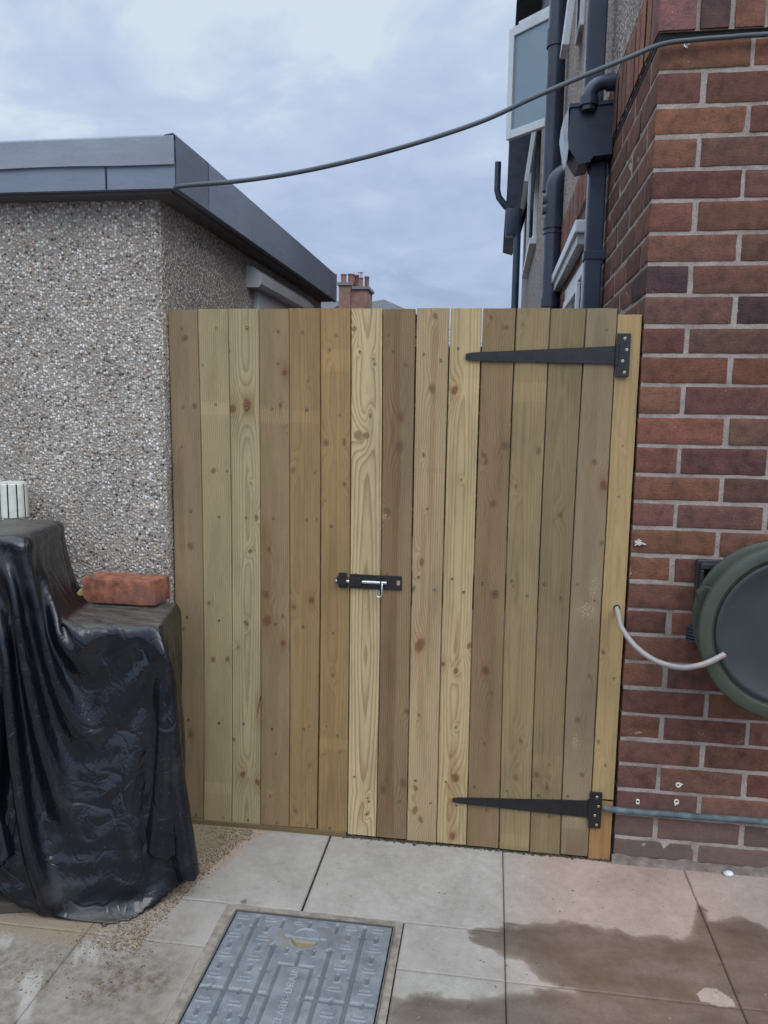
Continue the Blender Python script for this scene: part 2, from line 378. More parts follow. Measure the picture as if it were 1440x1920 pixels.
def felt_mat(name, col):
    m, nt, b = newmat(name); v = objc(nt)
    n1 = noise(nt, v, 3, 4, .6); n2 = noise(nt, v, 900, 2, .7)
    c = ramp(nt, n1, [(.3, [x*.88 for x in col]), (.7, [x*1.12 for x in col])])
    c = mix(nt, 1.0, c, ramp(nt, n2, [(.3, (.75, .75, .75)), (.7, (1.25, 1.25, 1.25))]), 'MULTIPLY')
    setc(nt, b, c, .85, 0, .3)
    bump(nt, b, math_(nt, 'ADD', math_(nt, 'MULTIPLY', noise(nt, mapping(nt, v, (4, 4, 14)), 1, 4, .6), 3.0), n2), .5, .004)
    return m
def glass_mat(name, col):
    m, nt, b = newmat(name); v = objc(nt)
    c = ramp(nt, noise(nt, v, 1.6, 3), [(.3, [x*.8 for x in col]), (.7, [x*1.15 for x in col])])
    setc(nt, b, c, .07, 0, .8); return m

M_wood = wood_mat(); M_brick = brick_mat(); M_mortar = mortar_mat()
M_dash = dash_mat('pebbledash', 132, (1.36, 1.33, 1.28), .9, .54); M_dash_house = dash_mat('house_render', 90, (1.15, 1.02, .96), 1.2, .5)
M_dash_far = dash_mat('far_render', 60, (.98, .92, .88), .6, .5)
M_sheet = sheet_mat(); M_ground = ground_mat()
M_felt = felt_mat('roof_felt', (.225, .245, .29)); M_felt2 = felt_mat('roof_felt_lower', (.18, .21, .27))
M_soffit = simple('soffit_board', (.085, .08, .085), .8)
M_pvc = simple('white_pvc', (.62, .64, .66), .35, var=.05, nscale=6, dirt=(.45, .45, .44))
M_pvc_grey = simple('aged_grey_pvc', (.40, .42, .43), .45, var=.1, nscale=8)
M_blackpipe = simple('black_drain_plastic', (.030, .040, .066), .32, var=.3, nscale=5, bmp=.05)  # bluish veil of light mixed into the black base colour
M_blackmetal = simple('black_painted_steel', (.009, .009, .010), .42, var=.3, nscale=60, bmp=.25, bscale=500)
M_zinc = simple('zinc_plated_steel', (.55, .57, .58), .3, .85, var=.15, nscale=200)
M_screw = simple('screw_head', (.36, .34, .24), .38, .8, var=.3, nscale=300)
M_dark = simple('dark_void', (.01, .01, .01), .9)
M_cable = simple('cable_sheath', (.050, .062, .074), .55, var=.2, nscale=9)
M_copper = simple('verdigris_pipe', (.072, .092, .100), .75, .1, var=.4, nscale=35, bmp=.5, bscale=150, dirt=(.16, .21, .22))
M_green = simple('green_reel_plastic', (.044, .055, .040), .42, var=.12, nscale=9, bmp=.08)
M_reelface = simple('dark_reel_disc', (.027, .032, .033), .5, var=.12, nscale=12, bmp=.12, bscale=400)
M_hose = simple('grey_garden_hose', (.27, .25, .245), .35, var=.12, nscale=60)
M_hose_line = simple('hose_stripe', (.42, .25, .20), .4)
M_clip = simple('cream_pipe_clip', (.60, .58, .50), .5, var=.1)
M_pot = simple('cream_glazed_pot', (.56, .57, .50), .35, var=.12, nscale=50)
M_brass = simple('brass_fitting', (.50, .42, .20), .35, .6, var=.2)
M_cover = None
def cover_mat():
    m, nt, b = newmat('galvanised_cover'); v = objc(nt); h = attr(nt, 'hgt').outputs['Fac']; gr = attr(nt, 'grit').outputs['Fac']
    n1 = noise(nt, v, 22, 5, .62); n2 = noise(nt, v, 300, 3, .6)
    c = ramp(nt, n1, [(.3, (.130, .145, .165)), (.5, (.175, .192, .215)), (.72, (.235, .245, .262))])
    c = mix(nt, 1.0, c, ramp(nt, n2, [(.3, (.82, .82, .82)), (.7, (1.15, 1.15, 1.15))]), 'MULTIPLY')
    # pattern paler along its edges and darker in its grooves, brown water marks, grit
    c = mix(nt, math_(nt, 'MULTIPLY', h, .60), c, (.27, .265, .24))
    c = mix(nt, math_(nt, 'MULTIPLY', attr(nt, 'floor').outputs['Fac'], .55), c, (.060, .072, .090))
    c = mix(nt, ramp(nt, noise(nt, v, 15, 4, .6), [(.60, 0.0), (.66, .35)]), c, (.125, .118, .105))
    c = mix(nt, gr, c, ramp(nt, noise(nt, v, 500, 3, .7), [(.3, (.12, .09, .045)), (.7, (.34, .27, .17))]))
    setc(nt, b, c, ramp(nt, n1, [(.3, .5), (.7, .72)]), .25, .4)
    bump(nt, b, math_(nt, 'ADD', n2, noise(nt, v, 60, 3)), .3, .001)
    return m
M_cover = cover_mat()
M_bed = simple('mortar_bedding', (.215, .185, .155), .95, var=.22, nscale=60, bmp=.6, bscale=260, dirt=(.10, .085, .065))
M_soil = simple('damp_grit', (.060, .048, .034), .95, var=.6, nscale=200, bmp=.9, bscale=300)
M_leaf = simple('hedge_leaf', (.060, .105, .032), .6, var=.5, nscale=14, bmp=0)
M_slate = simple('roof_slate', (.062, .070, .080), .8, var=.2, nscale=10)
M_farbrick = simple('distant_orange_brick', (.20, .115, .092), .9, var=.25, nscale=7)
M_farcap = simple('chimney_cap_stone', (.15, .15, .16), .9)
M_terra = simple('chimney_pot_clay', (.19, .095, .075), .85)
M_window = glass_mat('window_glass', (.20, .27, .33)); M_window_dark = glass_mat('dark_glass', (.03, .04, .055))
M_clad = simple('dark_slate_cladding', (.030, .038, .060), .55, var=.25, nscale=5)

# ================================================================== SETTING: ground
def inpoly(px, py, poly):
    c = np.zeros(px.shape, bool); n = len(poly)
    for i in range(n):
        x0, y0 = poly[i]; x1, y1 = poly[(i+1) % n]
        if y0 == y1: continue
        c ^= ((y0 > py) != (y1 > py)) & (px < (x1-x0)*(py-y0)/(y1-y0)+x0)
    return c
def polydist(px, py, poly):
    d = np.full(px.shape, 1e9); n = len(poly)
    for i in range(n):
        x0, y0 = poly[i]; x1, y1 = poly[(i+1) % n]; dx, dy = x1-x0, y1-y0
        t = np.clip(((px-x0)*dx+(py-y0)*dy)/(dx*dx+dy*dy+1e-12), 0, 1)
        d = np.minimum(d, np.hypot(px-x0-t*dx, py-y0-t*dy))
    return np.where(inpoly(px, py, poly), d, -d)
WET = [(.016, -.354), (.068, -.322), (.14, -.30), (.245, -.293), (.369, -.317), (.494, -.31), (.529, -.285), (.569, -.171), (.57, -.23), (.673, -.205), (.712, -.242), (.779, -.26), (1.3, -.3), (1.3, -1.4), (-.188, -1.4), (-.188, -.783), (-.175, -.602), (-.112, -.596), (-.01, -.579), (.082, -.549), (.212, -.522), (.148, -.49), (.115, -.432), (.06, -.423), (.016, -.398)]
DRY = [(.479, -.486), (.502, -.463), (.533, -.461), (.556, -.486), (.562, -.512), (.523, -.516), (.483, -.51)]
XJ = [-2.43, -1.93, -1.43, -.93, -.439, .068, .567, 1.07, 1.57, 2.07]; YJ = [.003, -.515, -1.02, -1.53, -2.04, -2.55, -3.06]
MX0, MX1, MY0, MY1 = -.628, -.178, -.925, -.352         # hole in the paving for the manhole frame
def paving():
    V = []; F = []; A = {k: [] for k in ('wet', 'sand', 'pink', 'grime')}; off = 0
    cells = []
    for i in range(len(XJ)-1):
        for j in range(len(YJ)-1):
            cells.append((XJ[i], XJ[i+1], YJ[j+1], YJ[j]))
    out = []
    for x0, x1, y0, y1 in cells:     # cut the slabs round the manhole
        if x1 <= MX0 or x0 >= MX1 or y1 <= MY0 or y0 >= MY1: out.append((x0, x1, y0, y1, 0)); continue
        if y1 > MY1: out.append((x0, x1, max(MY1, y0), y1, 0))
        if y0 < MY0: out.append((x0, x1, y0, MY0, 0))
        ya, yb = max(y0, MY0), min(y1, MY1)
        if x0 < MX0: out.append((x0, MX0, ya, yb, 0))
        if x1 > MX1: out.append((MX1, x1, ya, yb, 0))
    r = random.Random(3)
    for x0, x1, y0, y1, _ in out:
        near = x1 > -1.5 and x0 < 1.2 and y1 > -1.0
        g = .0005; gl = .0024 if abs(x0+.439) < .01 and y1 > -.1 else g; gr = .0024 if abs(x1+.439) < .01 and y1 > -.1 else g; st = .005 if near else .04
        xs = np.linspace(x0+gl, x1-gr, max(3, int((x1-x0)/st))); ys = np.linspace(y0+g, y1-g, max(3, int((y1-y0)/st)))
        xs = np.concatenate([[xs[0]], [xs[0]+.0015], xs[1:-1], [xs[-1]-.0015], [xs[-1]]]); ys = np.concatenate([[ys[0]], [ys[0]+.0015], ys[1:-1], [ys[-1]-.0015], [ys[-1]]])
        X, Y = np.meshgrid(xs, ys, indexing='ij'); X = X.copy(); Y = Y.copy()
        tilt = (r.uniform(-.0015, .0015), r.uniform(-.0015, .0015))
        Z = .0*X+vnoise(X*9, Y*9, 5)*.0007+tilt[0]*(X-x0)+tilt[1]*(Y-y0)
        e = np.minimum(np.minimum(X-xs[0], xs[-1]-X), np.minimum(Y-ys[0], ys[-1]-Y))
        Z -= np.where(e < .0008, .005, 0)+.0007*(1-sstep(0, .003, e))
        w = polydist(X, Y, WET); dr = polydist(X, Y, DRY)
        nz = vnoise(X*26, Y*26, 11, 4); nz2 = vnoise(X*10, Y*60, 23, 3)
        left = 1-sstep(.05, .14, X)
        wet = .5+w*15+nz*.30+nz2*(.10+.75*left*sstep(-.5, -.38, -Y*-1))-np.clip(dr+.004, 0, 1)*70
        wet = np.where(dr > .0, np.minimum(wet, .5-dr*60+nz*.1), wet)
        wet = np.maximum(wet, .5+.3*nz-np.hypot((X+.592)*60, (Y+.340)*60)*.5+.2)
        # sand blown out from under the sheet, along the wall foot
        dline = (X+.60)*.86+(Y+.02)*-.42+.0
        s = sstep(.03, -.14, (X+.665+np.maximum(0, -Y-.05)*.34))
        s = s*sstep(-.62, -.50, Y)*1.05+sstep(-.80, -1.0, X)*0.10
        sand = np.clip(s*.86+vnoise(X*14, Y*14, 31, 3)*.13, 0, 1)
        sand = np.maximum(sand, .50*sstep(.016, .0, np.abs(Y+.006))*sstep(-.4, -.5, X))
        old = sstep(-.56, -.72, X+.10*vnoise(X*5, Y*5, 8)-.06*(Y+.5))*sstep(-.30, -.50, Y)*1.1*(.7+.6*vnoise(X*9, Y*6, 77, 4))
        streak = sstep(.25, .5, vnoise((X+.35*Y)*34, (Y)*7, 50, 3))*sstep(-.78, -.88, X)
        old = np.clip(old-.8*streak, 0, 1)
        edgeg = sstep(.013, .0, e)*.28*(.5+.8*vnoise(X*30, Y*30, 4))
        red = sstep(.10, .03, np.abs(X+.70+(Y+.02)*-.36))*sstep(-.36, -.2, Y)
        old = np.maximum(np.clip(old, 0, 1), np.clip(edgeg, 0, 1))
        pink = np.clip(sstep(.0, .25, X)*(.85+.4*vnoise(X*4, Y*5, 13, 3))*sstep(1.2, .8, X)+red*.9, 0, 1)
        for k, a in (('wet', wet), ('sand', sand), ('pink', pink), ('grime', old)): A[k].append(np.broadcast_to(a, X.shape).ravel())
        V.append(np.stack([X, Y, Z], -1).reshape(-1, 3)); F.append(grid_faces(len(xs), len(ys), off)); off += X.size
    o = np_mesh('paving', np.concatenate(V), np.concatenate(F), M_ground, attrs={k: np.concatenate(a) for k, a in A.items()})
    return tag(o, 'pale concrete paving slabs with a damp brown patch at the right', kind='structure')
paving()
g = MB()
for (a, b) in (((-60, -60), (60, 60)),):
    n = 24
    ids = [[g.vert((a[0]+(b[0]-a[0])*i/n, a[1]+(b[1]-a[1])*j/n, -.012)) for j in range(n+1)] for i in range(n+1)]
    for i in range(n):
        for j in range(n): g.face((ids[i][j], ids[i+1][j], ids[i+1][j+1], ids[i][j+1]))
tag(g.build('ground', M_soil), 'dark damp grit under and around the paving', kind='structure')
g = MB(); g.box((-.90, .07, -.03), (.37, 9, -.004)); tag(g.build('path', simple('red_path', (.16, .085, .06), .9, nscale=9)), 'reddish path behind the gate', kind='structure')

# dark gritty strip where the slabs stop under the gate
g = MB(); r = random.Random(5)
for k in range(900):
    x = r.uniform(-.42, .37); y = r.gauss(.002, .004); s = r.uniform(.0015, .0042)
    T = Matrix.Translation((x, y, r.uniform(-.002, .002))) @ Matrix.Rotation(r.uniform(0, 6), 4, 'Z') @ Matrix.Rotation(r.uniform(-1, 1), 4, 'X')
    g.box((-s, -s*.6, -s*.5), (s, s*.6, s*.5), r.choice((0, 0, 1)), 0, T)
tag(g.build('gate_grit', [M_soil, simple('moss', (.028, .034, .016), .95, nscale=100)]), 'dark grit and moss in the joint below the gate', kind='stuff')

# loose sand and sawdust by the sheet
M_chip = simple('pale_chips', (.30, .235, .155), .9, var=.5, nscale=200, bmp=0); M_chip2 = simple('brown_grit', (.115, .08, .05), .95, var=.5, nscale=200, bmp=0)
g = MB(); r = random.Random(9)
for k in range(7500):
    t = r.random()
    y = -.012-.55*t**1.25; lim = -.665-np.interp(-y, [0, .2, .5], [.0, .065, .12])
    x = lim-abs(r.gauss(0, .06))+.005+(r.gauss(0, .02) if r.random() < .2 else 0)
    if k % 16 == 0: x = r.uniform(-1.0, -.74); y = r.uniform(-.72, -.50)
    s = r.uniform(.0007, .0018)*(1.9 if r.random() < .05 else 1)
    T = Matrix.Translation((x, y, .0012)) @ Matrix.Rotation(r.uniform(0, 6), 4, 'Z') @ Matrix.Rotation(r.uniform(-.6, .6), 4, 'X')
    g.box((-s, -s*.5, -s*.35), (s, s*.5, s*.35), 0 if r.random() < .55 else 1, 0, T)
for k in range(160):     # stray bits on the slabs
    x = r.uniform(-.6, .9); y = r.uniform(-.8, -.02)
    if MX0 < x < MX1 and y < MY1: continue
    s = r.uniform(.0008, .002)
    T = Matrix.Translation((x, y, .0014)) @ Matrix.Rotation(r.uniform(0, 6), 4, 'Z')
    g.box((-s*r.uniform(1, 3), -s*.4, -s*.3), (s, s*.4, s*.3), r.choice((0, 1, 1)), 0, T)
tag(g.build('sand_debris', [M_chip, M_chip2]), 'loose sand, sawdust and grit beside the black sheet', kind='stuff')

# ================================================================== manhole cover
def manhole():
    root = empty('manhole_cover', (-.4, -.64, 0), 'blue-grey patterned metal manhole cover lettered CLARK-DRAIN set in the paving', 'manhole cover')
    cx0, cx1, cy0, cy1 = -.596, -.204, -.898, -.382; ym = -.64
    st = .0016
    xs = np.arange(cx0, cx1+1e-6, st); ys = np.arange(cy0, cy1+1e-6, st)
    X, Y = np.meshgrid(xs, ys, indexing='ij')
    Ym = np.where(Y < ym, 2*ym-Y, Y)
    H = np.zeros_like(X)
    def seg(x0, y0, x1, y1, w, YY=Ym):
        dx, dy = x1-x0, y1-y0; t = np.clip(((X-x0)*dx+(YY-y0)*dy)/(dx*dx+dy*dy+1e-12), 0, 1)
        return np.hypot(X-x0-t*dx, YY-y0-t*dy)-w
    groove = np.full(X.shape, 1.0); oval = np.full(X.shape, 1.0)
    for gx in (-.538, -.269):
        groove = np.minimum(groove, seg(gx, -.396, gx, ym, .0052))
        for ny in (-.432, -.570, ym): groove = np.minimum(groove, np.abs(X-gx)+np.abs(Ym-ny)*1.0-.0125)
    for gx in (-.471, -.336):
        groove = np.minimum(groove, seg(gx, -.398, gx, -.424, .0036)); groove = np.minimum(groove, seg(gx, -.49, gx, ym, .0052))
        for ny in (-.490, -.572, ym): groove = np.minimum(groove, np.abs(X-gx)+np.abs(Ym-ny)-.0115)
    groove = np.minimum(groove, seg(-.4035, -.398, -.4035, -.42, .0036)); groove = np.minimum(groove, seg(-.4035, -.494, -.4035, -.545, .0042))
    groove = np.minimum(groove, np.abs(X+.4035)+np.abs(Ym+.503)-.0115)
    groove = np.minimum(groove, seg(-.590, ym, -.440, ym, .0052)); groove = np.minimum(groove, seg(-.366, ym, -.212, ym, .0052))
    for nx in (-.573, -.504, -.302, -.235): groove = np.minimum(groove, np.abs(X-nx)+np.abs(Ym-ym)-.0105)
    ring = np.maximum(np.abs(X+.4025), np.abs(Y-ym)-.055)-.0375; groove = np.minimum(groove, np.abs(ring)-.0042)
    for ox in (-.573, -.503, -.302, -.235):
        for k, oy in enumerate((-.404, -.438, -.471, -.504, -.538, -.571, -.604)):
            if k % 2: d = seg(ox, oy-.0070, ox, oy+.0070, .0058)
            else: d = seg(ox-.0105, oy, ox+.0105, oy, .0050)
            oval = np.minimum(oval, d)
    for ox, oy, v in ((-.433, -.405, 0), (-.370, -.403, 0), (-.436, -.503, 1), (-.371, -.503, 1)):
        oval = np.minimum(oval, seg(ox, oy-.0065, ox, oy+.0065, .0045) if v else seg(ox-.0085, oy, ox+.0085, oy, .0040))
    cr = np.hypot(X+.4025, Y+.455)
    keep = cr > .037
    H += np.where(keep, -.0042*sstep(.0012, -.0014, groove), 0)
    H += np.where(keep, .0026*np.exp(-(oval/.0014)**2)-.0018*sstep(-.0005, -.0020, oval), 0)
    slot = np.maximum(np.abs(X+.4025)-.052, np.abs(Y+.455)-.0045)
    H -= np.where(slot < 0, .003, 0)
    bowl = (cr < .034) & (Y < -.452)
    H -= np.where(cr < .035, .0022*sstep(.035, .033, cr), 0)
    H -= np.where(bowl, .009*sstep(.034, .022, cr), 0)
    H += .0015*sstep(.0022, 0, np.abs(cr-.0365))
    edge = np.minimum(np.minimum(X-cx0, cx1-X), np.minimum(Y-cy0, cy1-Y))
    H -= .0022*sstep(.004, 0, edge)
    H += vnoise(X*14, Y*14, 3)*.0008
    halo = np.exp(-np.maximum(0, np.abs(groove)-.001)/.0018)*.8+np.exp(-np.maximum(0, np.abs(oval))/.0015)*.6
    halo = np.clip(halo*(.6+.6*vnoise(X*22, Y*22, 19)), 0, 1)
    grit = np.where(bowl, .95, 0)+.35*sstep(.62, .8, vnoise(X*45, Y*45, 6)*.6+.5-np.hypot(X+.455, Y+.450)*9+.28)
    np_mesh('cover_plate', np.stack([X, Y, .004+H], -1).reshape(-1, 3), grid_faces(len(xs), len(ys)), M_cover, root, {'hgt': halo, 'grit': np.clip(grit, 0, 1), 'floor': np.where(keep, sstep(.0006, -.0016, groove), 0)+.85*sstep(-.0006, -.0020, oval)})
    # raised lettering, baseline running away from the camera
    fc = bpy.data.curves.new('lettering', 'FONT'); fc.body = 'CLARK-DRAIN'; fc.size = .0245; fc.extrude = .0012; fc.align_x = 'CENTER'; fc.align_y = 'CENTER'
    fc.space_character = 1.12; fc.offset = -.0002; fc.resolution_u = 3
    to = bpy.data.objects.new('lettering', fc); C.objects.link(to)
    dg = bpy.context.evaluated_depsgraph_get(); me = bpy.data.meshes.new_from_object(to.evaluated_get(dg)); bpy.data.objects.remove(to)
    me.transform(Matrix.Translation((-.3985, -.640, .0047)) @ Matrix.Rotation(R(90), 4, 'Z'))
    me.materials.clear(); me.materials.append(simple('raised_lettering', (.31, .32, .33), .55, .2, nscale=60))
    lo = bpy.data.objects.new('lettering', me); C.objects.link(lo); lo.parent = root
    f = MB()
    o = .0035; wd = .0028   # thin steel frame with a black gap to the cover
    for a, b in (((cx0-o-wd, cy0-o-wd), (cx0-o, cy1+o+wd)), ((cx1+o, cy0-o-wd), (cx1+o+wd, cy1+o+wd)), ((cx0-o, cy1+o), (cx1+o, cy1+o+wd)), ((cx0-o, cy0-o-wd), (cx1+o, cy0-o))):
        f.box((a[0], a[1], -.02), (b[0], b[1], .0035))
    f.build('frame', simple('galvanised_frame', (.15, .15, .145), .6, .4, nscale=60), root)
    f = MB(); r = random.Random(2)
    def strip(x0, y0, x1, y1, n):
        for i in range(n):
            pass
    xs2 = np.arange(MX0-.001, MX1+.001, .006); ys2 = np.arange(MY0-.001, MY1+.001, .006)
    X2, Y2 = np.meshgrid(xs2, ys2, indexing='ij'); Z2 = .001+vnoise(X2*60, Y2*60, 9, 4)*.0022
    ins = (X2 > cx0-o-wd+.001) & (X2 < cx1+o+wd-.001) & (Y2 > cy0-o-wd+.001) & (Y2 < cy1+o+wd-.001); Z2 = np.where(ins, -.015, Z2)
    np_mesh('bedding', np.stack([X2, Y2, Z2], -1).reshape(-1, 3), grid_faces(len(xs2), len(ys2)), M_bed, root)
manhole()
for o in C.objects:
    if o.parent and o.parent.name == 'manhole_cover': o.matrix_parent_inverse = Matrix.Translation((.4, .64, 0))

# ================================================================== brick house (right)
def rounded_brick(mb, x0, x1, y0, y1, z0, z1, tone, n=(7, 2, 3), r=.0024, amp=.0011, m=0, faces='fblr'):
    """a fired brick: box with soft arrises and an uneven skin"""
    lo = Vector((x0, y0, z0)); hi = Vector((x1, y1, z1)); rr = min(r, (x1-x0)/2.1, (y1-y0)/2.1, (z1-z0)/2.1)
    seed = rnd.uniform(0, 50); sh = Vector((rnd.uniform(-.0012, .0012), rnd.uniform(-.0012, .0012), rnd.uniform(-.0012, .0012)))
    def pt(u, v, w_):
        p = Vector((lo.x+(hi.x-lo.x)*u, lo.y+(hi.y-lo.y)*v, lo.z+(hi.z-lo.z)*w_))
        q = Vector((min(max(p.x, lo.x+rr), hi.x-rr), min(max(p.y, lo.y+rr), hi.y-rr), min(max(p.z, lo.z+rr), hi.z-rr)))
        d = p-q
        if d.length > 1e-9: p = q+d.normalized()*rr
        nv = mnoise.noise_vector(p*13+Vector((seed, 3, 0)))*amp*.8 + mnoise.noise_vector(p*34+Vector((seed, 0, 0)))*amp + mnoise.noise_vector(p*110+Vector((seed, 0, 0)))*amp*.6
        return p+nv+sh
    def ts(k): return [0, .035 if k > 2 else .12]+[i/k for i in range(1, k)]+[.965 if k > 2 else .88, 1]
    U, V_, W_ = ts(n[0]), ts(n[1]), ts(n[2])
    def grid(A, B, fn):
        ids = [[mb.vert(fn(a, b), tone=tone) for b in B] for a in A]
        for i in range(len(A)-1):
            for j in range(len(B)-1): mb.face((ids[i][j], ids[i+1][j], ids[i+1][j+1], ids[i][j+1]), m, True)
    if 'f' in faces: grid(U, W_, lambda a, b: pt(a, 0, b))
    if 'l' in faces: grid(V_, W_, lambda a, b: pt(0, a, b))
    if 'r' in faces: grid(V_, W_, lambda a, b: pt(1, a, b))
    if 't' in faces: grid(U, V_, lambda a, b: pt(a, b, 1))
    if 'b' in faces: grid(U, V_, lambda a, b: pt(a, b, 0))
def brick_tone(r):
    k = r.random()
    if k < .06: c = (.060, .036, .036)          # overburnt, purple-black
    elif k < .24: c = (.142, .064, .043)        # orange-red
    elif k < .5: c = (.124, .058, .042)
    else: c = (.112, .055, .042)
    f = r.uniform(.82, 1.2)
    return tuple(min(1, v*f*r.uniform(.93, 1.07)) for v in c)
house = empty('brick_house', (.38, 0, 0), 'dark red brick house with pebbledashed upper storey, black drainpipes and an open white window', 'house')
ZJ = [2.168, 2.095, 2.014, 1.942, 1.865, 1.790, 1.711, 1.636, 1.559, 1.481, 1.408, 1.332, 1.253, 1.175, 1.098, 1.027, .957, .884, .811, .735, .665, .588, .515, .440, .368, .295, .221, .148, .078, .012]
J = .0046
mb = MB()
WIN = (1.50, 2.38, .9, 1.93)     # side window opening (y0, y1, z0, z1)
for k in range(len(ZJ)-1):
    z1, z0 = ZJ[k]-J, ZJ[k+1]+J
    header = k % 2 == 1
    # quoin brick, seen on both faces
    fl = .103 if header else .214; sl = .214 if header else .103
    rounded_brick(mb, .3765, .3765+fl, -.0035, -.0035+sl, z0+.0005*rnd.random(), z1, brick_tone(rnd), (4 if header else 8, 5 if header else 3, 4), faces='fl')
    x = .3765+fl
    while x < 1.5:
        x += .0115+rnd.uniform(-.0015, .0018); L_ = .214+rnd.uniform(-.003, .003)
        n = (8, 1, 4) if x < .95 else (3, 1, 2)
        rounded_brick(mb, x, x+L_, -.0035-rnd.uniform(0, .0012), .03, z0+rnd.uniform(-.001, .001), z1+rnd.uniform(-.001, .001), brick_tone(rnd), n, faces='flrtb' if x < .95 else 'f')
        x += L_
    y = -.0035+sl
    while y < 4.45:
        y += .0115+rnd.uniform(-.0015, .0015); L_ = .214
        if y > WIN[0]-.2 and y < WIN[1] and z0 > WIN[2]-.03 and z1 < WIN[3]+.03:
            if y+L_ > WIN[0]: L_ = 0
        if L_ and z1 > 1.35:
            rounded_brick(mb, .3765, .41, y, y+L_, z0, z1, brick_tone(rnd), (1, 5 if y < 1.2 else 2, 3), faces='l')
        elif L_:
            rounded_brick(mb, .3765, .41, y, y+L_, z0, z1, brick_tone(rnd), (1, 1, 1), faces='l')
        else: L_ = .214
        y += L_
mb.box((.3781, -.0016, -.05), (6, WIN[0], 2.180), 1); mb.box((.3781, WIN[1], -.05), (6, 4.6, 2.180), 1)
mb.box((.3781, WIN[0], -.05), (6, WIN[1], WIN[2]), 1); mb.box((.3781, WIN[0], WIN[3]), (6, WIN[1], 2.180), 1)
ob = mb.build('brick_wall', [M_brick, M_mortar], house)
# smeared mortar foot
mb = MB(); n = 90
ids = [[mb.vert((.372+1.2*i/n, -.004-.010*(1-j/3)**1.5+.0025*mnoise.noise(Vector((i*.6, j, 0))), .030*j/3*(1+.35*mnoise.noise(Vector((i*.3, 5, 0))))-.006)) for j in range(4)] for i in range(n+1)]
for i in range(n):
    for j in range(3): mb.face((ids[i][j], ids[i+1][j], ids[i+1][j+1], ids[i][j+1]), 0, True)
mb.build('mortar_foot', simple('dirty_mortar', (.155, .125, .11), .95, var=.35, nscale=40, bmp=.8, bscale=160), house)
# soldier course with a dark strip below it
mb = MB()
mb.box((.3760, -.0035, 2.166), (5.9, 4.59, 2.184), 1)
x = .368
k = 0
while x < 1.5:
    wd = .088 if k == 0 else .068
    t = [v*(1.35 if k < 4 else 1.15) for v in brick_tone(rnd)]
    if k == 0: t = (.175, .085, .082)
    if k == 3: t = (.27, .115, .055)
    rounded_brick(mb, x, x+wd, -.014, .09, 2.186, 2.386, t, (4, 3, 6), faces='flrb'); x += wd+.0115; k += 1
y = .09+.011
while y < 4.45:
    rounded_brick(mb, .368, .41, y, y+.066, 2.186, 2.372, [v*1.6 for v in brick_tone(rnd)], (1, 3, 3), faces='lb'); y += .0775
mb.box((.3740, -.008, 2.184), (5.9, 4.6, 2.384), 2)
mb.build('soldier_course', [M_brick, M_dark, M_mortar], house)
# rendered upper storey and the paler far end
def relief_wall(name, origin, du, dv, nu, nv, amp, freq, mat, parent, nrm):
    U, V_ = np.meshgrid(np.linspace(0, 1, nu), np.linspace(0, 1, nv), indexing='ij')
    P = np.array(origin)[None, None]+U[..., None]*np.array(du)+V_[..., None]*np.array(dv)
    n = vnoise(U*np.linalg.norm(du)*freq, V_*np.linalg.norm(dv)*freq, 12, 4)*amp
    P = P+n[..., None]*np.array(nrm)
    return np_mesh(name, P.reshape(-1, 3), grid_faces(nu, nv), mat, parent)
mb = MB(); mb.box((.3720, -.012, 2.384), (6, 4.6, 5.5)); mb.build('rendered_wall', M_dash_house, house)
mb = MB(); mb.box((.3790, 4.602, -.05), (6, 10.6, 5.45)); mb.build('far_wall', M_dash_far, house)
mb = MB(); mb.prism([(.1, 5.5), (3.2, 7.4), (6.3, 5.5)], Matrix(((1, 0, 0, 0), (0, 0, 1, -.3), (0, 1, 0, 0), (0, 0, 0, 1))), 11.2); mb.build('roof', M_slate, house)
# kitchen window on the side wall with its projecting head
wf = MB()
y0, y1, z0, z1 = WIN; xo = .386
for a, b in (((y0, z0), (y0+.055, z1)), ((y1-.055, z0), (y1, z1)), ((y0+.055, z1-.055), (y1-.055, z1)), ((y0+.055, z0), (y1-.055, z0+.055)), ((y0+.055, 1.60), (y1-.055, 1.655))):
    wf.box((xo-.012, a[0], a[1]), (xo+.05, b[0], b[1]), 0, .004)
win = wf.build('side_window', M_pvc, house)
sf = MB()
for a, b in (((y0+.09, 1.69), (y0+.13, z1-.08)), ((y1-.13, 1.69), (y1-.09, z1-.08)), ((y0+.13, z1-.12), (y1-.13, z1-.08)), ((y0+.13, 1.69), (y1-.13, 1.73))):
    sf.box((xo-.030, a[0], a[1]), (xo-.013, b[0], b[1]), 0, .003)
sf.build('sash', M_pvc, win)
gp = MB(); gp.box((xo+.02, y0+.05, z0+.05), (xo+.03, y1-.05, z1-.05)); gp.build('pane', M_window_dark, win)
wh = MB(); wh.box((.322, 1.42, 2.030), (.3745, 3.15, 2.085), 0, .008); wh.box((.336, 1.44, 1.985), (.3745, 3.13, 2.0298), 1)
wh.build('window_head', [M_pvc, M_pvc_grey], house)
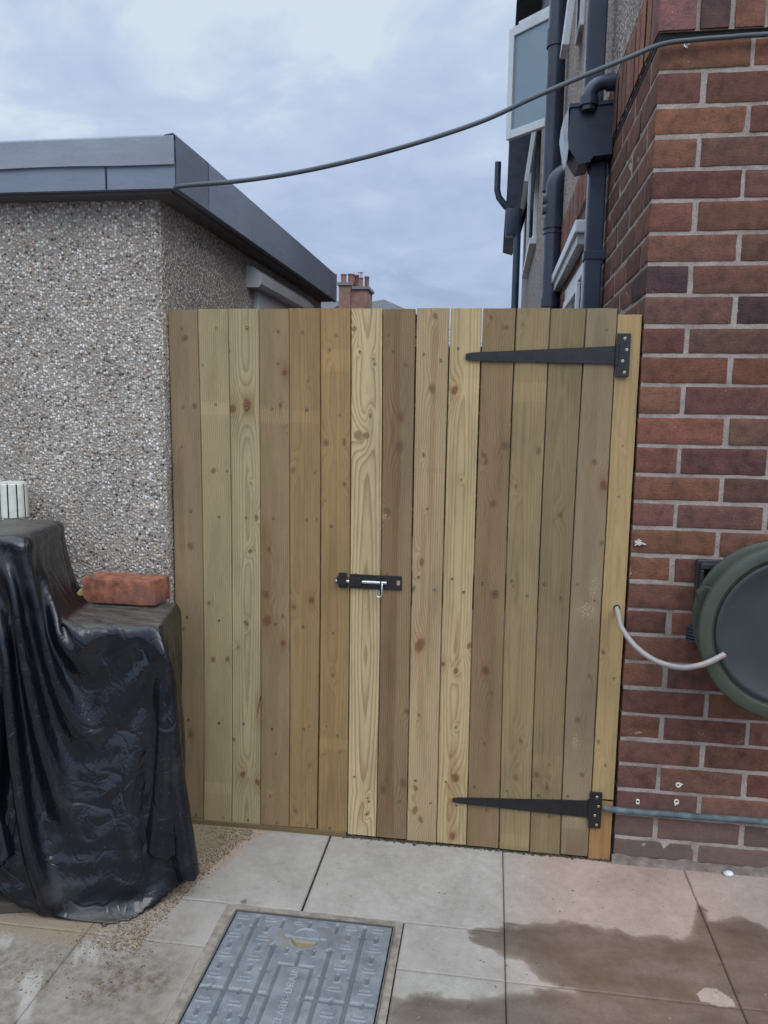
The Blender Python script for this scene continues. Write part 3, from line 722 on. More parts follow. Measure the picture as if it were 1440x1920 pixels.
# near square downpipe, its hopper and the waste bend over it
d = MB(); d.box((.305, .800, -.02), (.366, .858, 2.135), 0, .006)
for z in (1.80, .9): d.box((.300, .796, z), (.3765, .861, z+.03), 0, .003)
d.build('square_downpipe', M_blackpipe, house)
d = MB(); d.box((.276, .800, 2.27), (.343, .858, 5.35), 0, .006)
for z in (3.2, 4.4): d.box((.271, .796, z), (.3715, .861, z+.03), 0, .003)
d.build('upper_downpipe', M_blackpipe, house)
TXZ = lambda y: Matrix(((1, 0, 0, 0), (0, 0, 1, y), (0, 1, 0, 0), (0, 0, 0, 1)))
d = MB(); d.prism([(.372, 2.300), (.228, 2.292), (.222, 2.20), (.226, 2.16), (.262, 2.105), (.30, 2.112), (.31, 2.13), (.372, 2.135)], TXZ(.735), .145)
d.prism([(.374, 2.308), (.222, 2.300), (.222, 2.288), (.374, 2.296)], TXZ(.728), .16)
hop = d.build('hopper_head', M_blackpipe, house)
d = MB(); d.prism([(.2215, 2.290), (.207, 2.262), (.203, 2.22), (.210, 2.18), (.223, 2.125), (.226, 2.16), (.2218, 2.20)], TXZ(.74), .13); d.build('hopper_glint', simple('hopper_side_glint', (.42, .45, .48), .3), hop)  # pale piece stands in for light reflected on the hopper's curved left side
d = MB(); pts = [(.384, .715, 2.358), (.335, .715, 2.358)]+[(.335-.05*math.sin(t), .715, 2.308+.05*math.cos(t)) for t in [i*math.pi/12 for i in range(1, 7)]]+[(.285, .715, 2.27)]
d.tube(pts, .0235, 16); d.tube([(.366, .715, 2.358), (.340, .715, 2.358)], .028, 16); d.tube([(.285, .715, 2.312), (.285, .715, 2.285)], .031, 16)
d.build('waste_bend', M_blackpipe, house)
# soil stack
d = MB(); d.tube([(.305, 2.9, 2.60), (.305, 2.9, 5.35)], .054, 20); d.tube([(.305, 2.9, 3.42), (.305, 2.9, 3.52)], .062, 20)
d.build('vent_stack', M_blackpipe, house)
d = MB(); d.tube([(.326, 2.82, -.02), (.326, 2.82, 2.46)], .055, 20)
pts = [(.326, 2.82, 2.40), (.326, 2.82, 2.60)]+[(.326+.085*(1-math.cos(t)), 2.82, 2.60+.085*math.sin(t)) for t in [i*math.pi/12 for i in range(1, 7)]]+[(.45, 2.82, 2.685)]
d.tube(pts, .058, 20); d.tube([(.326, 2.82, 2.36), (.326, 2.82, 2.42)], .066, 20); d.tube([(.326, 2.82, 2.33), (.326, 2.82, 2.345)], .062, 20)
for z in (2.45, 2.51): d.box((.252, 2.79, z), (.400, 2.85, z+.035), 0, .004)
for z in (1.9, 1.2): d.tube([(.326, 2.82, z), (.326, 2.82, z+.05)], .062, 20)
d.build('soil_pipe', M_blackpipe, house)
# first-floor windows
w1 = MB()
for a, b in (((1.98, 3.12), (2.02, 4.2)), ((2.16, 3.12), (2.20, 4.2)), ((2.02, 3.12), (2.16, 3.17)), ((2.02, 4.14), (2.16, 4.2))): w1.box((.352, a[0], a[1]), (.40, b[0], b[1]), 0, .004)
w1o = w1.build('upper_window', M_pvc, house)
mbx = MB(); mbx.box((.367, 2.015, 3.16), (.3712, 2.165, 4.15)); mbx.build('pane', M_window_dark, w1o)
TS = Matrix.Translation((.352, 0, 3.62)) @ Matrix.Rotation(R(5.5), 4, 'Y')
w1 = MB()
for a, b in (((2.0, -.58), (2.03, 0)), ((2.13, -.58), (2.16, 0)), ((2.03, -.58), (2.13, -.54)), ((2.03, -.05), (2.13, 0))): w1.box((-.022, a[0], a[1]), (.012, b[0], b[1]), 0, .004, TS)
w1.box((-.006, 2.03, -.54), (-.002, 2.13, -.05), 1, 0, TS); w1.build('sash', [M_pvc, M_window], w1o)
# white casement standing open, glass reflecting the sky
oc = MB(); A0 = Vector((.372, 4.07, 0)); dirv = Vector((-.717, .697, 0)); nn_ = Vector((-.697, -.717, 0)); TL = Matrix(((dirv.x, nn_.x, 0, A0.x), (dirv.y, nn_.y, 0, A0.y), (0, 0, 1, 0), (0, 0, 0, 1)))
LW = .445
for a, b in (((0, 3.385), (.05, 4.20)), ((LW-.052, 3.385), (LW, 4.20)), ((.05, 3.385), (LW-.052, 3.445)), ((.05, 4.135), (LW-.052, 4.20))): oc.box((a[0], 0, a[1]), (b[0], .04, b[1]), 0, .004, TL)
oc.box((.02, -.03, 4.225), (LW-.06, .0, 4.245), 0, 0, TL)
oco = oc.build('open_casement', M_pvc, house)
gp = MB(); gp.box((.04, .014, 3.44), (LW-.045, .022, 4.14), 0, 0, TL); gp.build('pane', M_window, oco)
w2 = MB()
for a, b in (((6.3, 3.05), (6.36, 4.35)), ((8.3, 3.05), (8.36, 4.35)), ((6.36, 3.05), (8.3, 3.11)), ((6.36, 4.29), (8.3, 4.35))): w2.box((.345, a[0], a[1]), (.40, b[0], b[1]), 0, .004)
w2.box((.31, 6.25, 2.99), (.39, 8.4, 3.048), 0, .004)
w2o = w2.build('far_window', M_pvc, house)
gp = MB(); gp.box((.362, 6.34, 3.1), (.3745, 8.32, 4.3)); gp.build('pane', M_window_dark, w2o)
TS = Matrix.Translation((.345, 0, 4.25)) @ Matrix.Rotation(R(7), 4, 'Y')
sb = MB()
for a, b in (((6.0, -.72), (6.05, 0)), ((7.0, -.72), (7.05, 0)), ((6.05, -.72), (7.0, -.66)), ((6.05, -.05), (7.0, 0))): sb.box((-.03, a[0], a[1]), (.012, b[0], b[1]), 0, .004, TS)
sb.box((-.006, 6.05, -.66), (-.002, 7.0, -.05), 1, 0, TS); sb.build('sash', [M_pvc, M_window], w2o)
# dark clad oriel at the far end, with its pipes
d = MB(); d.prism([(.39, 5.4), (.100, 5.4), (.088, 4.2), (.072, 3.95), (.060, 3.64), (.20, 3.60), (.30, 3.85), (.37, 4.1), (.39, 4.3)], TXZ(8.6), 1.4); d.build('dark_oriel', M_clad, house)
d = MB(); d.box((.355, 4.25, 4.50), (.388, 8.58, 5.42)); d.build('slate_hanging', M_clad, house)
d = MB(); d.tube([(-.045, 8.55, 4.50), (-.045, 8.55, 4.15), (-.02, 8.55, 4.06), (.07, 8.56, 3.95), (.14, 8.56, 3.9)], .042, 14); d.tube([(.235, 8.5, -.02), (.235, 8.5, 3.55), (.235, 8.52, 3.9)], .048, 14)
d.box((.08, 8.45, 3.55), (.25, 8.59, 3.9), 0, .02); d.build('far_downpipe', M_blackpipe, house)
d = MB(); d.tube([(.368, .24+.02*i, 2.44+.045*abs(i-2.5)-.05*(i in (2, 3))) for i in range(6)], .004, 8); d.build('loose_cable', M_cable, house)
for o in C.objects:
    if o.parent == house: o.matrix_parent_inverse = Matrix.Translation((-.38, 0, 0))

# ================================================================== pebbledashed outbuilding (left)
gar = empty('outbuilding', (-.915, -.03, 0), 'pebbledashed flat-roofed outbuilding with grey felt fascia, left of the gate', 'shed')
def dash_box():
    V = []; F = []; off = 0
    def face(o, du, dv, nu, nv, nrm, freq=30, amp=.0022):
        nonlocal off
        U, V_ = np.meshgrid(np.linspace(0, 1, nu), np.linspace(0, 1, nv), indexing='ij')
        P = np.array(o, float)[None, None]+U[..., None]*np.array(du, float)+V_[..., None]*np.array(dv, float)
        n = vnoise(P[..., 0]*freq+P[..., 1]*freq, P[..., 2]*freq, 12, 4)*amp+vnoise(P[..., 0]*4+P[..., 1]*4, P[..., 2]*4, 3, 2)*.003
        e = np.minimum(U, 1-U)*np.linalg.norm(du); n = n-.006*(1-sstep(0, .012, e))
        P = P+n[..., None]*np.array(nrm, float); V.append(P.reshape(-1, 3)); F.append(grid_faces(nu, nv, off)); off += nu*nv
    face((-3.2, -.036, -.05), (2.285, 0, 0), (0, 0, 1.88), 300, 240, (0, -1, 0))
    face((-.915, -.036, -.05), (0, 2.0, 0), (0, 0, 1.88), 240, 240, (1, 0, 0))
    face((-3.2, 1.964, -.05), (2.285, 0, 0), (0, 0, 1.88), 12, 12, (0, 1, 0)); face((-3.2, -.036, -.05), (0, 2.0, 0), (0, 0, 1.88), 12, 12, (-1, 0, 0))
    return np_mesh('wall', np.concatenate(V), np.concatenate(F), M_dash, gar)
dash_box()
# flat roof: lower board, felt turned down over it with an uneven hem
d = MB(); d.box((-3.3, -.108, 1.8215), (-.8375, 1.95, 1.94), 0); d.build('fascia_board', M_felt2, gar)
d = MB(); d.box((-3.28, -.09, 1.8135), (-.855, 1.93, 1.8212)); d.build('soffit', M_soffit, gar)
d = MB(); n = 120; pr = []
rows = []
for i in range(n+1):
    x = -3.302+(2.4645)*i/n; sl = -.006*(x+.8375)/-1.0*-1
    w1_ = .004*mnoise.noise(Vector((x*5, 0, 0))); zt = 1.955+.004*(x+.84)
    hem = 1.879+.004*mnoise.noise(Vector((x*3, 7, 0)))
    y0_ = -.1125
    rows.append([d.vert((x, y0_+.25, zt+.002)), d.vert((x, y0_+.006, zt)), d.vert((x, y0_, zt-.006)),
                 d.vert((x, y0_+.0015*mnoise.noise(Vector((x*8, 3, 1)))-.001, (zt+hem)/2+w1_)), d.vert((x, y0_-.0025+.002*mnoise.noise(Vector((x*9, 1, 4))), hem)), d.vert((x, y0_+.0035, hem-.0005))])
for a, b in zip(rows, rows[1:]):
    for k in range(5): d.face((a[k], b[k], b[k+1], a[k+1]), 0, True)
d.build('felt_front', M_felt, gar)
d = MB()
def side_felt(ya, yb, x, z0, z1, m):
    n = 24; rows = []
    for i in range(n+1):
        y = ya+(yb-ya)*i/n; wv = .0012*mnoise.noise(Vector((y*7, 2, 1)))
        rows.append([d.vert((x-.03, y, z1-.004)), d.vert((x-.006, y, z1)), d.vert((x+wv, y, z1-.006)), d.vert((x+wv*.5+.001, y, (z0+z1)/2)), d.vert((x, y, z0)), d.vert((x-.004, y, z0-.001))])
    for a, b in zip(rows, rows[1:]):
        for k in range(5): d.face((a[k], b[k], b[k+1], a[k+1]), m, True)
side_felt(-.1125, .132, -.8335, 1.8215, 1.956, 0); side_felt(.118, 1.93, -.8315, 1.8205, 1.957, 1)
d.build('felt_side', [M_felt2, felt_mat('side_felt', (.25, .29, .37))], gar)  # farther side felt lightened in colour, standing in for light missing on that face
d = MB(); d.box((-.850, 1.9302, 1.815), (-.8295, 1.952, 1.958), 0, .002); d.box((-3.3, 1.9505, 1.82), (-.851, 1.957, 1.955)); d.build('end_trim', M_pvc_grey, gar)
d = MB(); d.box((-1.029, -.1108, 1.823), (-1.0255, -.1082, 1.8765)); d.build('board_joint', M_dark, gar)
d = MB(); d.box((-3.3, -.11, 1.941), (-.842, 1.949, 1.947)); d.build('roof_deck', M_felt, gar)
gw = MB(); Tg = Matrix(((0, 0, 1, 0), (0, 1, 0, 0), (-1, 0, 0, 0), (0, 0, 0, 1)))
prof = [(-.925, 1.700), (-.870, 1.700), (-.860, 1.712), (-.858, 1.742), (-.885, 1.770), (-.925, 1.782)]
a = [gw.vert((x, .715, z)) for x, z in prof]; b = [gw.vert((x, 1.545, z)) for x, z in prof]
gw.face(a); gw.face(b[::-1])
for i in range(len(prof)): j = (i+1) % len(prof); gw.face((a[i], b[i], b[j], a[j]))
gwo = gw.build('window_hood', M_pvc_grey, gar)
f = MB()
for p, q in (((.80, 1.05), (.85, 1.699)), ((1.45, 1.05), (1.5, 1.699)), ((.85, 1.63), (1.45, 1.699)), ((.85, 1.05), (1.45, 1.1))): f.box((-.93, p[0], p[1]), (-.896, q[0], q[1]), 0, .003)
fo = f.build('window', M_pvc_grey, gar); f = MB(); f.box((-.93, .84, 1.09), (-.9065, 1.46, 1.64)); f.build('pane', M_window_dark, fo)
for o in C.objects:
    if o.parent == gar: o.matrix_parent_inverse = Matrix.Translation((.915, .03, 0))

# ================================================================== timber gate and fixed panel
# knots: (board, x, z, radius, kind)   kind 0 faint, 1 grey-brown, 2 dark, 3 red
KNOTS = [(1,-.865,1.45,.0111,1),(1,-.881,1.144,.0053,1),(1,-.84,1.26,.0066,2),(1,-.86,.857,.0124,1),(2,-.813,1.375,.004,1),(2,-.786,1.079,.0097,1),(2,-.746,1.078,.0053,1),(3,-.73,1.255,.012,3),(3,-.687,1.265,.0133,3),(3,-.737,1.415,.0049,2),(3,-.681,.849,.0062,2),(3,-.661,.947,.0066,2),(3,-.677,1.045,.0035,1),(4,-.596,1.38,.0062,1),(4,-.576,1.356,.0089,3),(4,-.589,1.266,.0044,3),(4,-.576,1.203,.004,1),(4,-.625,.856,.0066,3),(5,-.511,1.334,.0053,0),(5,-.553,1.085,.0089,0),(5,-.492,1.08,.0044,1),(5,-.485,.948,.004,1),(6,-.458,1.164,.0097,1),(6,-.407,1.166,.0089,1),(6,-.45,1.418,.0062,1),(6,-.406,1.05,.008,1),(6,-.461,1.002,.0035,1),(7,-.368,1.186,.0151,1),(7,-.345,1.187,.0115,1),(7,-.382,1.475,.0089,1),(7,-.335,1.241,.0071,1),(7,-.328,1.394,.0031,2),(7,-.366,1.415,.0027,2),(8,-.283,.976,.0124,2),(8,-.287,1.458,.0042,2),(8,-.282,.975,.0105,2),(8,-.251,1.239,.0167,1),(8,-.253,1.157,.0147,2),(9,-.162,1.508,.0094,1),(9,-.166,1.316,.0126,1),(9,-.185,1.137,.0047,2),(9,-.172,.988,.0037,2),(9,-.185,.838,.0105,1),(10,-.105,1.313,.0094,3),(10,-.081,1.072,.0031,2),(11,-.014,1.504,.0058,2),(11,.026,1.479,.0068,2),(11,-.021,1.139,.0105,1),(11,.035,1.166,.0126,2),(11,.007,1.008,.0126,1),(11,-.015,1.123,.0084,1),(12,.069,1.486,.0042,1),(12,.067,1.058,.0058,1),(12,.124,1.155,.0094,1),(13,.188,.983,.0094,1),(14,.284,1.472,.0042,2),(14,.271,1.129,.0094,1),(14,.297,1.067,.0105,3),(14,.3,.911,.0073,1),(15,.341,1.172,.0026,1),(15,.338,1.037,.0026,2),(1,-.887,.607,.008,1),(1,-.87,.28,.0062,3),(2,-.806,.689,.0071,1),(2,-.797,.518,.0106,1),(2,-.752,.523,.0097,1),(3,-.692,.632,.0044,3),(3,-.72,.561,.004,3),(3,-.737,.275,.0062,2),(3,-.71,.167,.0089,3),(3,-.664,.146,.008,3),(4,-.633,.723,.0111,3),(4,-.631,.645,.0151,3),(4,-.585,.662,.0075,1),(4,-.583,.58,.0089,3),(4,-.606,.242,.004,2),(4,-.624,.107,.0049,2),(5,-.499,.713,.0097,3),(5,-.551,.691,.0084,1),(5,-.505,.333,.0049,1),(5,-.504,.212,.0053,0),(5,-.546,.065,.008,1),(6,-.435,.493,.0075,1),(6,-.453,.338,.004,1),(6,-.413,.261,.0031,2),(6,-.459,.251,.0031,1),(7,-.33,.076,.0049,2),(7,-.328,.126,.0035,2),(8,-.217,.399,.0084,2),(8,-.283,.159,.0147,2),(8,-.224,.182,.0126,2),(9,-.185,.836,.0094,1),(9,-.207,.76,.0068,2),(9,-.185,.598,.0147,3),(9,-.182,.391,.0058,1),(9,-.188,.17,.0099,1),(9,-.189,.102,.012,1),(9,-.171,.074,.0099,1),(10,-.08,.531,.0073,3),(10,-.118,.548,.0068,3),(10,-.045,.606,.0079,2),(10,-.076,.365,.0037,2),(10,-.074,.213,.0126,3),(10,-.078,.032,.0099,3),(11,.02,.756,.0126,2),(11,.003,.535,.011,3),(11,.022,.47,.0079,1),(11,.005,.321,.0058,1),(12,.069,.782,.0031,2),(12,.108,.337,.0079,1),(12,.096,.227,.0105,0),(13,.155,.241,.0068,3),(13,.186,.203,.0047,3),(13,.189,.272,.0037,1),(14,.26,.411,.0089,1),(14,.28,.251,.0089,1),(14,.285,.54,.0063,1),(15,.32,.608,.0068,1),(15,.32,.351,.0058,1),(15,.352,.536,.0047,1),(15,.342,.282,.0026,2)]
TOPX = [-.915, -.827, -.739, -.651, -.565, -.478, -.3915, -.305, -.214, -.123, -.037, .051, .140, .231, .3085]
MIDX = [-.910, -.823, -.736, -.650, -.563, -.474, -.3875, -.299, -.212, -.124, -.039, .049, .138, .224, .3070]
BOTX = [-.922, -.836, -.746, -.656, -.567, -.481, -.3885, -.302, -.211, -.124, -.036, .057, .144, .230, .3065]
GAP = [(0, 0), (.0016, .0018), (.0016, .0018), (.0016, .0018), (.0018, .0020), (.0016, .0050), (.0030, .0030), (.0022, .0026), (.0048, .0024), (.0042, .0022), (.0040, .0026), (.0028, .0030), (.0026, .0030), (.0026, .0028), (0, 0)]
#        tone (sRGB-like picture colour)  latewood    contrast  u0    d0   slope  ring  offset
BD = [None,
 ((130, 112, 84), (98, 80, 56), .45, .120, .010, .00, .0056, .002),
 ((148, 133, 98), (110, 94, 64), .42, -.110, .006, .00, .0060, .001),
 ((158, 144, 108), (112, 97, 64), .55, .046, .012, .012, .0062, .001),
 ((134, 114, 82), (96, 78, 52), .42, -.060, .020, .004, .0058, .002),
 ((137, 113, 76), (102, 80, 50), .36, .020, .030, .006, .0066, .001),
 ((142, 116, 76), (106, 82, 50), .36, .036, .026, .008, .0066, .001),
 ((176, 158, 119), (130, 102, 68), .72, .044, .004, .030, .0088, .0025),
 ((126, 106, 77), (90, 70, 48), .50, .100, .012, .00, .0060, .002),
 ((162, 140, 106), (118, 92, 62), .50, .105, .010, .00, .0064, .001),
 ((170, 150, 110), (124, 98, 64), .55, .040, .010, .016, .0070, .001),
 ((130, 108, 78), (96, 75, 50), .42, .120, .012, .00, .0064, .002),
 ((134, 116, 82), (100, 82, 54), .38, .030, .022, .010, .0060, .001),
 ((124, 107, 76), (94, 77, 52), .38, .038, .018, .010, .0056, .001),
 ((130, 113, 87), (98, 81, 60), .38, -.040, .014, .004, .0058, .002),
 ((160, 136, 94), (130, 104, 66), .35, .034, .030, .006, .0062, .001)]
GAIN = np.array([1.0, 1.0, 1.07])
# reddish heartwood bands: (board, x centre, half width, z0, z1, strength)
HEART = [(8, -.262, .012, 1.55, .0, .85), (8, -.285, .018, 1.55, .0, .45), (9, -.163, .010, 1.5, .9, .55), (9, -.180, .009, 1.0, .3, .6), (9, -.160, .004, 1.3, .5, .6),
         (11, .000, .030, 1.55, .0, .22), (11, .005, .020, 1.2, .2, .35), (10, -.080, .0085, .70, .53, .95), (10, -.082, .011, .33, .0, .85), (10, -.073, .005, .55, .3, .4),
         (3, -.6615, .010, .435, .315, 1.0), (4, -.632, .013, .95, .60, .8), (4, -.610, .012, 1.1, .0, .30), (1, -.885, .008, 1.15, .80, .5), (14, .262, .010, 1.4, .6, .3),
         (7, -.345, .010, .95, .0, .30), (14, .270, .022, .075, -.02, .6), (6, -.44, .02, .9, .1, .15), (5, -.52, .02, 1.2, .3, .2)]
BANDS = [(2, 1.235, 1.272, .14), (4, 1.215, 1.255, .12), (5, 1.218, 1.252, .12), (6, 1.36, 1.42, .12), (12, 1.285, 1.335, .13), (2, .10, .135, .12), (6, .27, .30, .16), (12, .02, .055, .14), (13, .24, .30, .1), (10, 1.30, 1.345, .06), (9, 1.09, 1.10, -.08), (14, -.02, .09, -.16)]
SCUFF = [(14, .270, .722, .022, .026, .95), (14, .285, .790, .020, .05, .45), (14, .258, .345, .010, .022, .7), (8, -.290, .965, .010, .010, .7), (14, .27, .118, .022, .004, .9), (9, -.190, .34, .012, .03, .4), (4, -.625, .115, .01, .01, .5)]
def board_arrays(bi, xt, xm, xb, zt, zb, ylow, thick, nu=46, nv=640, seed=0, gl=(0, 0), gr=(0, 0)):
    tone, late, con, u0, d0, sl, sp, wv = BD[bi]
    us = np.array([-1, 0, .012]+list(np.linspace(.04, .96, nu-6))+[.988, 1, 2.0]); nu_ = len(us)
    vs = np.concatenate([[zb], np.linspace(zb, zt, nv), [zt]]); nv_ = len(vs)
    U, Z = np.meshgrid(us, vs, indexing='ij')
    def edge(a, m, b, z): # quadratic through three heights
        t = z/1.53; return a*t*(2*t-1)+m*4*t*(1-t)+b*(1-t)*(1-2*t)
    XL = edge(xt[0], xm[0], xb[0], Z)+gl[0]+(gl[1]-gl[0])*(1-Z/1.53)+vnoise(Z*7, 0*Z+bi*3.1, 5, 3)*.0007
    XR = edge(xt[1], xm[1], xb[1], Z)-gr[0]-(gr[1]-gr[0])*(1-Z/1.53)+vnoise(Z*7, 0*Z+bi*3.1+9, 6, 3)*.0007
    u = np.clip(U, 0, 1); X = XL+(XR-XL)*u
    lx = X-XL                                    # across the board in metres
    front = (U >= 0) & (U <= 1)
    Y = ylow+.0012*np.sin(np.pi*u)*(1 if bi % 2 else -1)+vnoise(Z*2.2, u*0+bi, 9, 2)*.0012
    Y = Y+np.where((U == 0) | (U == 1), .0012, 0); Y = np.where(front, Y, ylow+thick)
    Y[:, 0] = ylow+thick; Y[:, -1] = ylow+thick; Zc = Z.copy(); Zc[:, 1] += .0012; Zc[:, -2] -= .0012
    zt_w = vnoise(X*60, X*0+3, 3, 2)*.0006; Zc[:, -2:] += zt_w[:, -2:]
    # growth rings
    nzv = vnoise(Z*1.3+bi*11, Z*0+bi, 40, 3); d = d0+sl*np.abs((Z-.2+.5*nzv)*1.2 % 1.6-.8)+.004*nzv
    uu = lx-u0+.004*vnoise(Z*2.5, lx*0+bi*7, 41, 3)
    ring = np.sqrt(uu*uu+d*d)/sp+wv*60*vnoise(lx*16, Z*3.2+bi*9, 42, 3)
    knot = np.zeros_like(ring); kq = np.full_like(ring, 3.0); kred = np.zeros_like(ring)
    for b, kx, kz, kr, kk in KNOTS:
        if b != bi: continue
        kr = max(kr*(.82 if kk > 1 else .72), .0026)
        as_ = .95+.55*((kx*7919+kz*104729) % 1); sk = .5*(((kx*331+kz*977) % 1)-.5)
        dx = (X-kx+sk*(Z-kz))/(kr/as_**.4); dz = (Z-kz)/(kr*as_); q = np.sqrt(dx*dx+dz*dz)+.10*vnoise(X*220, Z*220, 3, 2)
        ring = ring+(1.6+90*kr)*np.exp(-(dx*dx)/5.5-(dz*dz)/26)
        s = {0: .26, 1: .40, 2: .80, 3: .58}[kk]
        kv = s*np.clip(2.3-1.6*q+.5*vnoise(X*300, Z*120, 8, 2), 0, 1)+.12*np.clip(2.2-q, 0, 1)
        kq = np.minimum(kq, q)+(.32*np.exp(-q*q*14) if kk >= 2 else 0)
        knot = np.maximum(knot, np.clip(kv, 0, 1)); kred = np.where(q < 3, np.maximum(kred, {0: .5, 1: .35, 2: .15, 3: 1}[kk]*np.exp(-np.maximum(0, q-1)**2)), kred)
    stain = np.zeros_like(ring)
    for b, hx, hw, za, zb_, st in HEART:
        if b != bi: continue
        cx = hx+.005*vnoise(Z*3, Z*0+b, 77, 3); ww = hw*(1+.45*vnoise(Z*4.5, Z*0+b+5, 78, 2))
        m = sstep(1.15, .75, np.abs(X-cx)/ww)*sstep(zb_-.03, zb_+.05, Z)*sstep(za+.02, za-.05, Z)
        stain = np.maximum(stain, st*m*(.8+.25*vnoise(X*40, Z*6, 79, 3)))
    for b, kx, kz, kr, kk in KNOTS:              # red halo drawn out along the grain beside red knots
        if b == bi and kk == 3: stain = np.maximum(stain, .7*np.exp(-((X-kx)/(kr*1.6))**2-((Z-kz)/(kr*4.2))**2))
    scuff = np.zeros_like(ring)
    for b, sx, sz, sw, sh, st in SCUFF:
        if b == bi: scuff = np.maximum(scuff, st*np.exp(-((X-sx)/sw)**2-((Z-sz)/sh)**2)*(.7+.6*vnoise(X*90, Z*90, 80, 3)))
    if bi == 3:                                  # bark-edged split
        t = (Z-.335)/.10; cx = -.668+.020*t; m = (t > 0) & (t < 1) & (np.abs(X-cx) < .0018*np.sin(np.pi*np.clip(t, 0, 1)))
        knot = np.where(m, 1.0, knot)
    n = X.size
    T = lin(*tone); Lt = lin(*late)
    band = np.ones_like(ring)                    # paler marks left by the stacking sticks, and long tonal drift
    for b, za, zb_, g_ in BANDS:
        if b == bi: band = band*(1+g_*sstep(za-.004, za+.004, Z)*sstep(zb_+.004, zb_-.004, Z))
    band = band*(1+.09*vnoise(Z*2.1+bi*5, Z*0, 90, 3)+.05*vnoise(lx*30+bi, Z*1.2, 91, 2)); band = band.ravel()[:, None]
    P = np.stack([X, Y, Zc], -1).reshape(-1, 3)
    at = {'ring': ring, 'kq': kq/3, 'knot': np.clip(knot, 0, 1), 'kred': np.clip(kred, 0, 1), 'stain': np.clip(stain, 0, 1), 'con': np.full_like(ring, con), 'scuff': np.clip(scuff, 0, 1)}
    vc = {'wc': np.stack([lx+bi*.37+seed, Z, np.full_like(Z, bi*1.7+seed)], -1).reshape(-1, 3), 'tone': np.tile(np.array(T)*GAIN, (n, 1))*band, 'late': np.tile(np.array(Lt)*GAIN, (n, 1))*band}
    return P, grid_faces(nu_, nv_), {k: a.ravel() for k, a in at.items()}, vc
def boards(name, idx, parent, mats, zt=1.531, screws=(), ylow=.0):
    Ps, Fs, A, Vc, MI = [], [], {}, {}, []; off = 0
    for bi in idx:
        zb = .0065 if bi > 6 else .012
        P, F, at, vc = board_arrays(bi, (TOPX[bi-1], TOPX[bi]), (MIDX[bi-1], MIDX[bi]), (BOTX[bi-1], BOTX[bi]), zt+rnd.uniform(-.0018, .0012), zb+rnd.uniform(-.002, .002), ylow+rnd.uniform(0, .0016), .016,
                                    gl=tuple(.5*g_ for g_ in GAP[bi-1]), gr=tuple(.5*g_ for g_ in GAP[bi]))
        Ps.append(P); Fs.append(F+off); MI.append(np.zeros(len(F), np.int32)); off += len(P)
        for k, a in at.items(): A.setdefault(k, []).append(a)
        for k, a in vc.items(): Vc.setdefault(k, []).append(a)
    # screw heads: a dark countersink and a bright head, part of the panel's own mesh
    def disc(x, y, z, r, mi):
        nonlocal off
        P = [(x, y, z)]+[(x+r*math.cos(t), y, z+r*math.sin(t)) for t in [i*math.pi/4 for i in range(8)]]
        F = [(0, 1+i, 1+(i+1) % 8, 1+(i+2) % 8) for i in (0, 2, 4, 6)]
        Ps.append(np.array(P)); Fs.append(np.array(F)+off); off += 9; MI.append(np.full(4, mi, np.int32))
        for k in A: A[k].append(np.zeros(9))
        for k in Vc: Vc[k].append(np.zeros((9, 3)))
    for x, z, s in screws:
        disc(x, ylow-.0018, z, .0036*s, 1); disc(x+.0004, ylow-.0024, z-.0002, .0021*s, 2)
    o = np_mesh(name, np.concatenate(Ps), np.concatenate(Fs), mats, parent, {k: np.concatenate(a) for k, a in A.items()}, vecs={k: np.concatenate(a) for k, a in Vc.items()})
    o.data.polygons.foreach_set('material_index', np.concatenate(MI)); o.data.set_sharp_from_angle(angle=R(50))
    return o
WM = [M_wood, M_dark, M_screw]
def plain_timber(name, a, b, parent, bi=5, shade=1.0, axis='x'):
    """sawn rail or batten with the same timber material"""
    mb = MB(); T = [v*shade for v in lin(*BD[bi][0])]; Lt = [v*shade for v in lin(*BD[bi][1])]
    x0, y0, z0 = a; x1, y1, z1 = b; n = 40
    for i in range(n+1):
        t = i/n
        for (u, v) in ((0, 0), (1, 0), (1, 1), (0, 1)):
            if axis == 'x': p = (x0+(x1-x0)*t, y0+(y1-y0)*u, z0+(z1-z0)*v); wc = ((z1-z0)*v+(y1-y0)*u, p[0], bi)
            else: p = (x0+(x1-x0)*u, y0+(y1-y0)*v, z0+(z1-z0)*t); wc = ((x1-x0)*u+(y1-y0)*v, p[2], bi)
            mb.vert(p, wc=wc, tone=T, late=Lt, ring=wc[0]/.006+mnoise.noise(Vector((wc[1]*2, bi, 0))), con=.4)
    for i in range(n):
        for k in range(4): mb.face((i*4+k, i*4+(k+1) % 4, i*4+4+(k+1) % 4, i*4+4+k))
    mb.face((0, 1, 2, 3)); mb.face((n*4, n*4+3, n*4+2, n*4+1))
    return mb.build(name, M_wood, parent)
panel = empty('fence_panel', (-.65, 0, 0), 'fixed panel of six vertical timber boards between the pebbledashed wall and the gate', 'fence')
sc = []
r = random.Random(4)
for i in range(1, 7):
    for z in (1.477, 1.258, .948, .635, .326, .020):
        x = (MIDX[i-1]+MIDX[i])/2+r.uniform(-.012, .012); sc.append((x, z-.004*i+.012+r.uniform(-.008, .008) if z > .1 else .024+r.uniform(-.003, .004), r.uniform(.85, 1.15)))
boards('board_panel', range(1, 7), panel, WM, screws=sc, ylow=.003)
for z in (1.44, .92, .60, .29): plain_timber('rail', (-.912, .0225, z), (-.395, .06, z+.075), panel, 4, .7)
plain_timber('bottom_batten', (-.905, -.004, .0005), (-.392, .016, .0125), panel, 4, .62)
for o in C.objects:
    if o.parent == panel: o.matrix_parent_inverse = Matrix.Translation((.65, 0, 0))
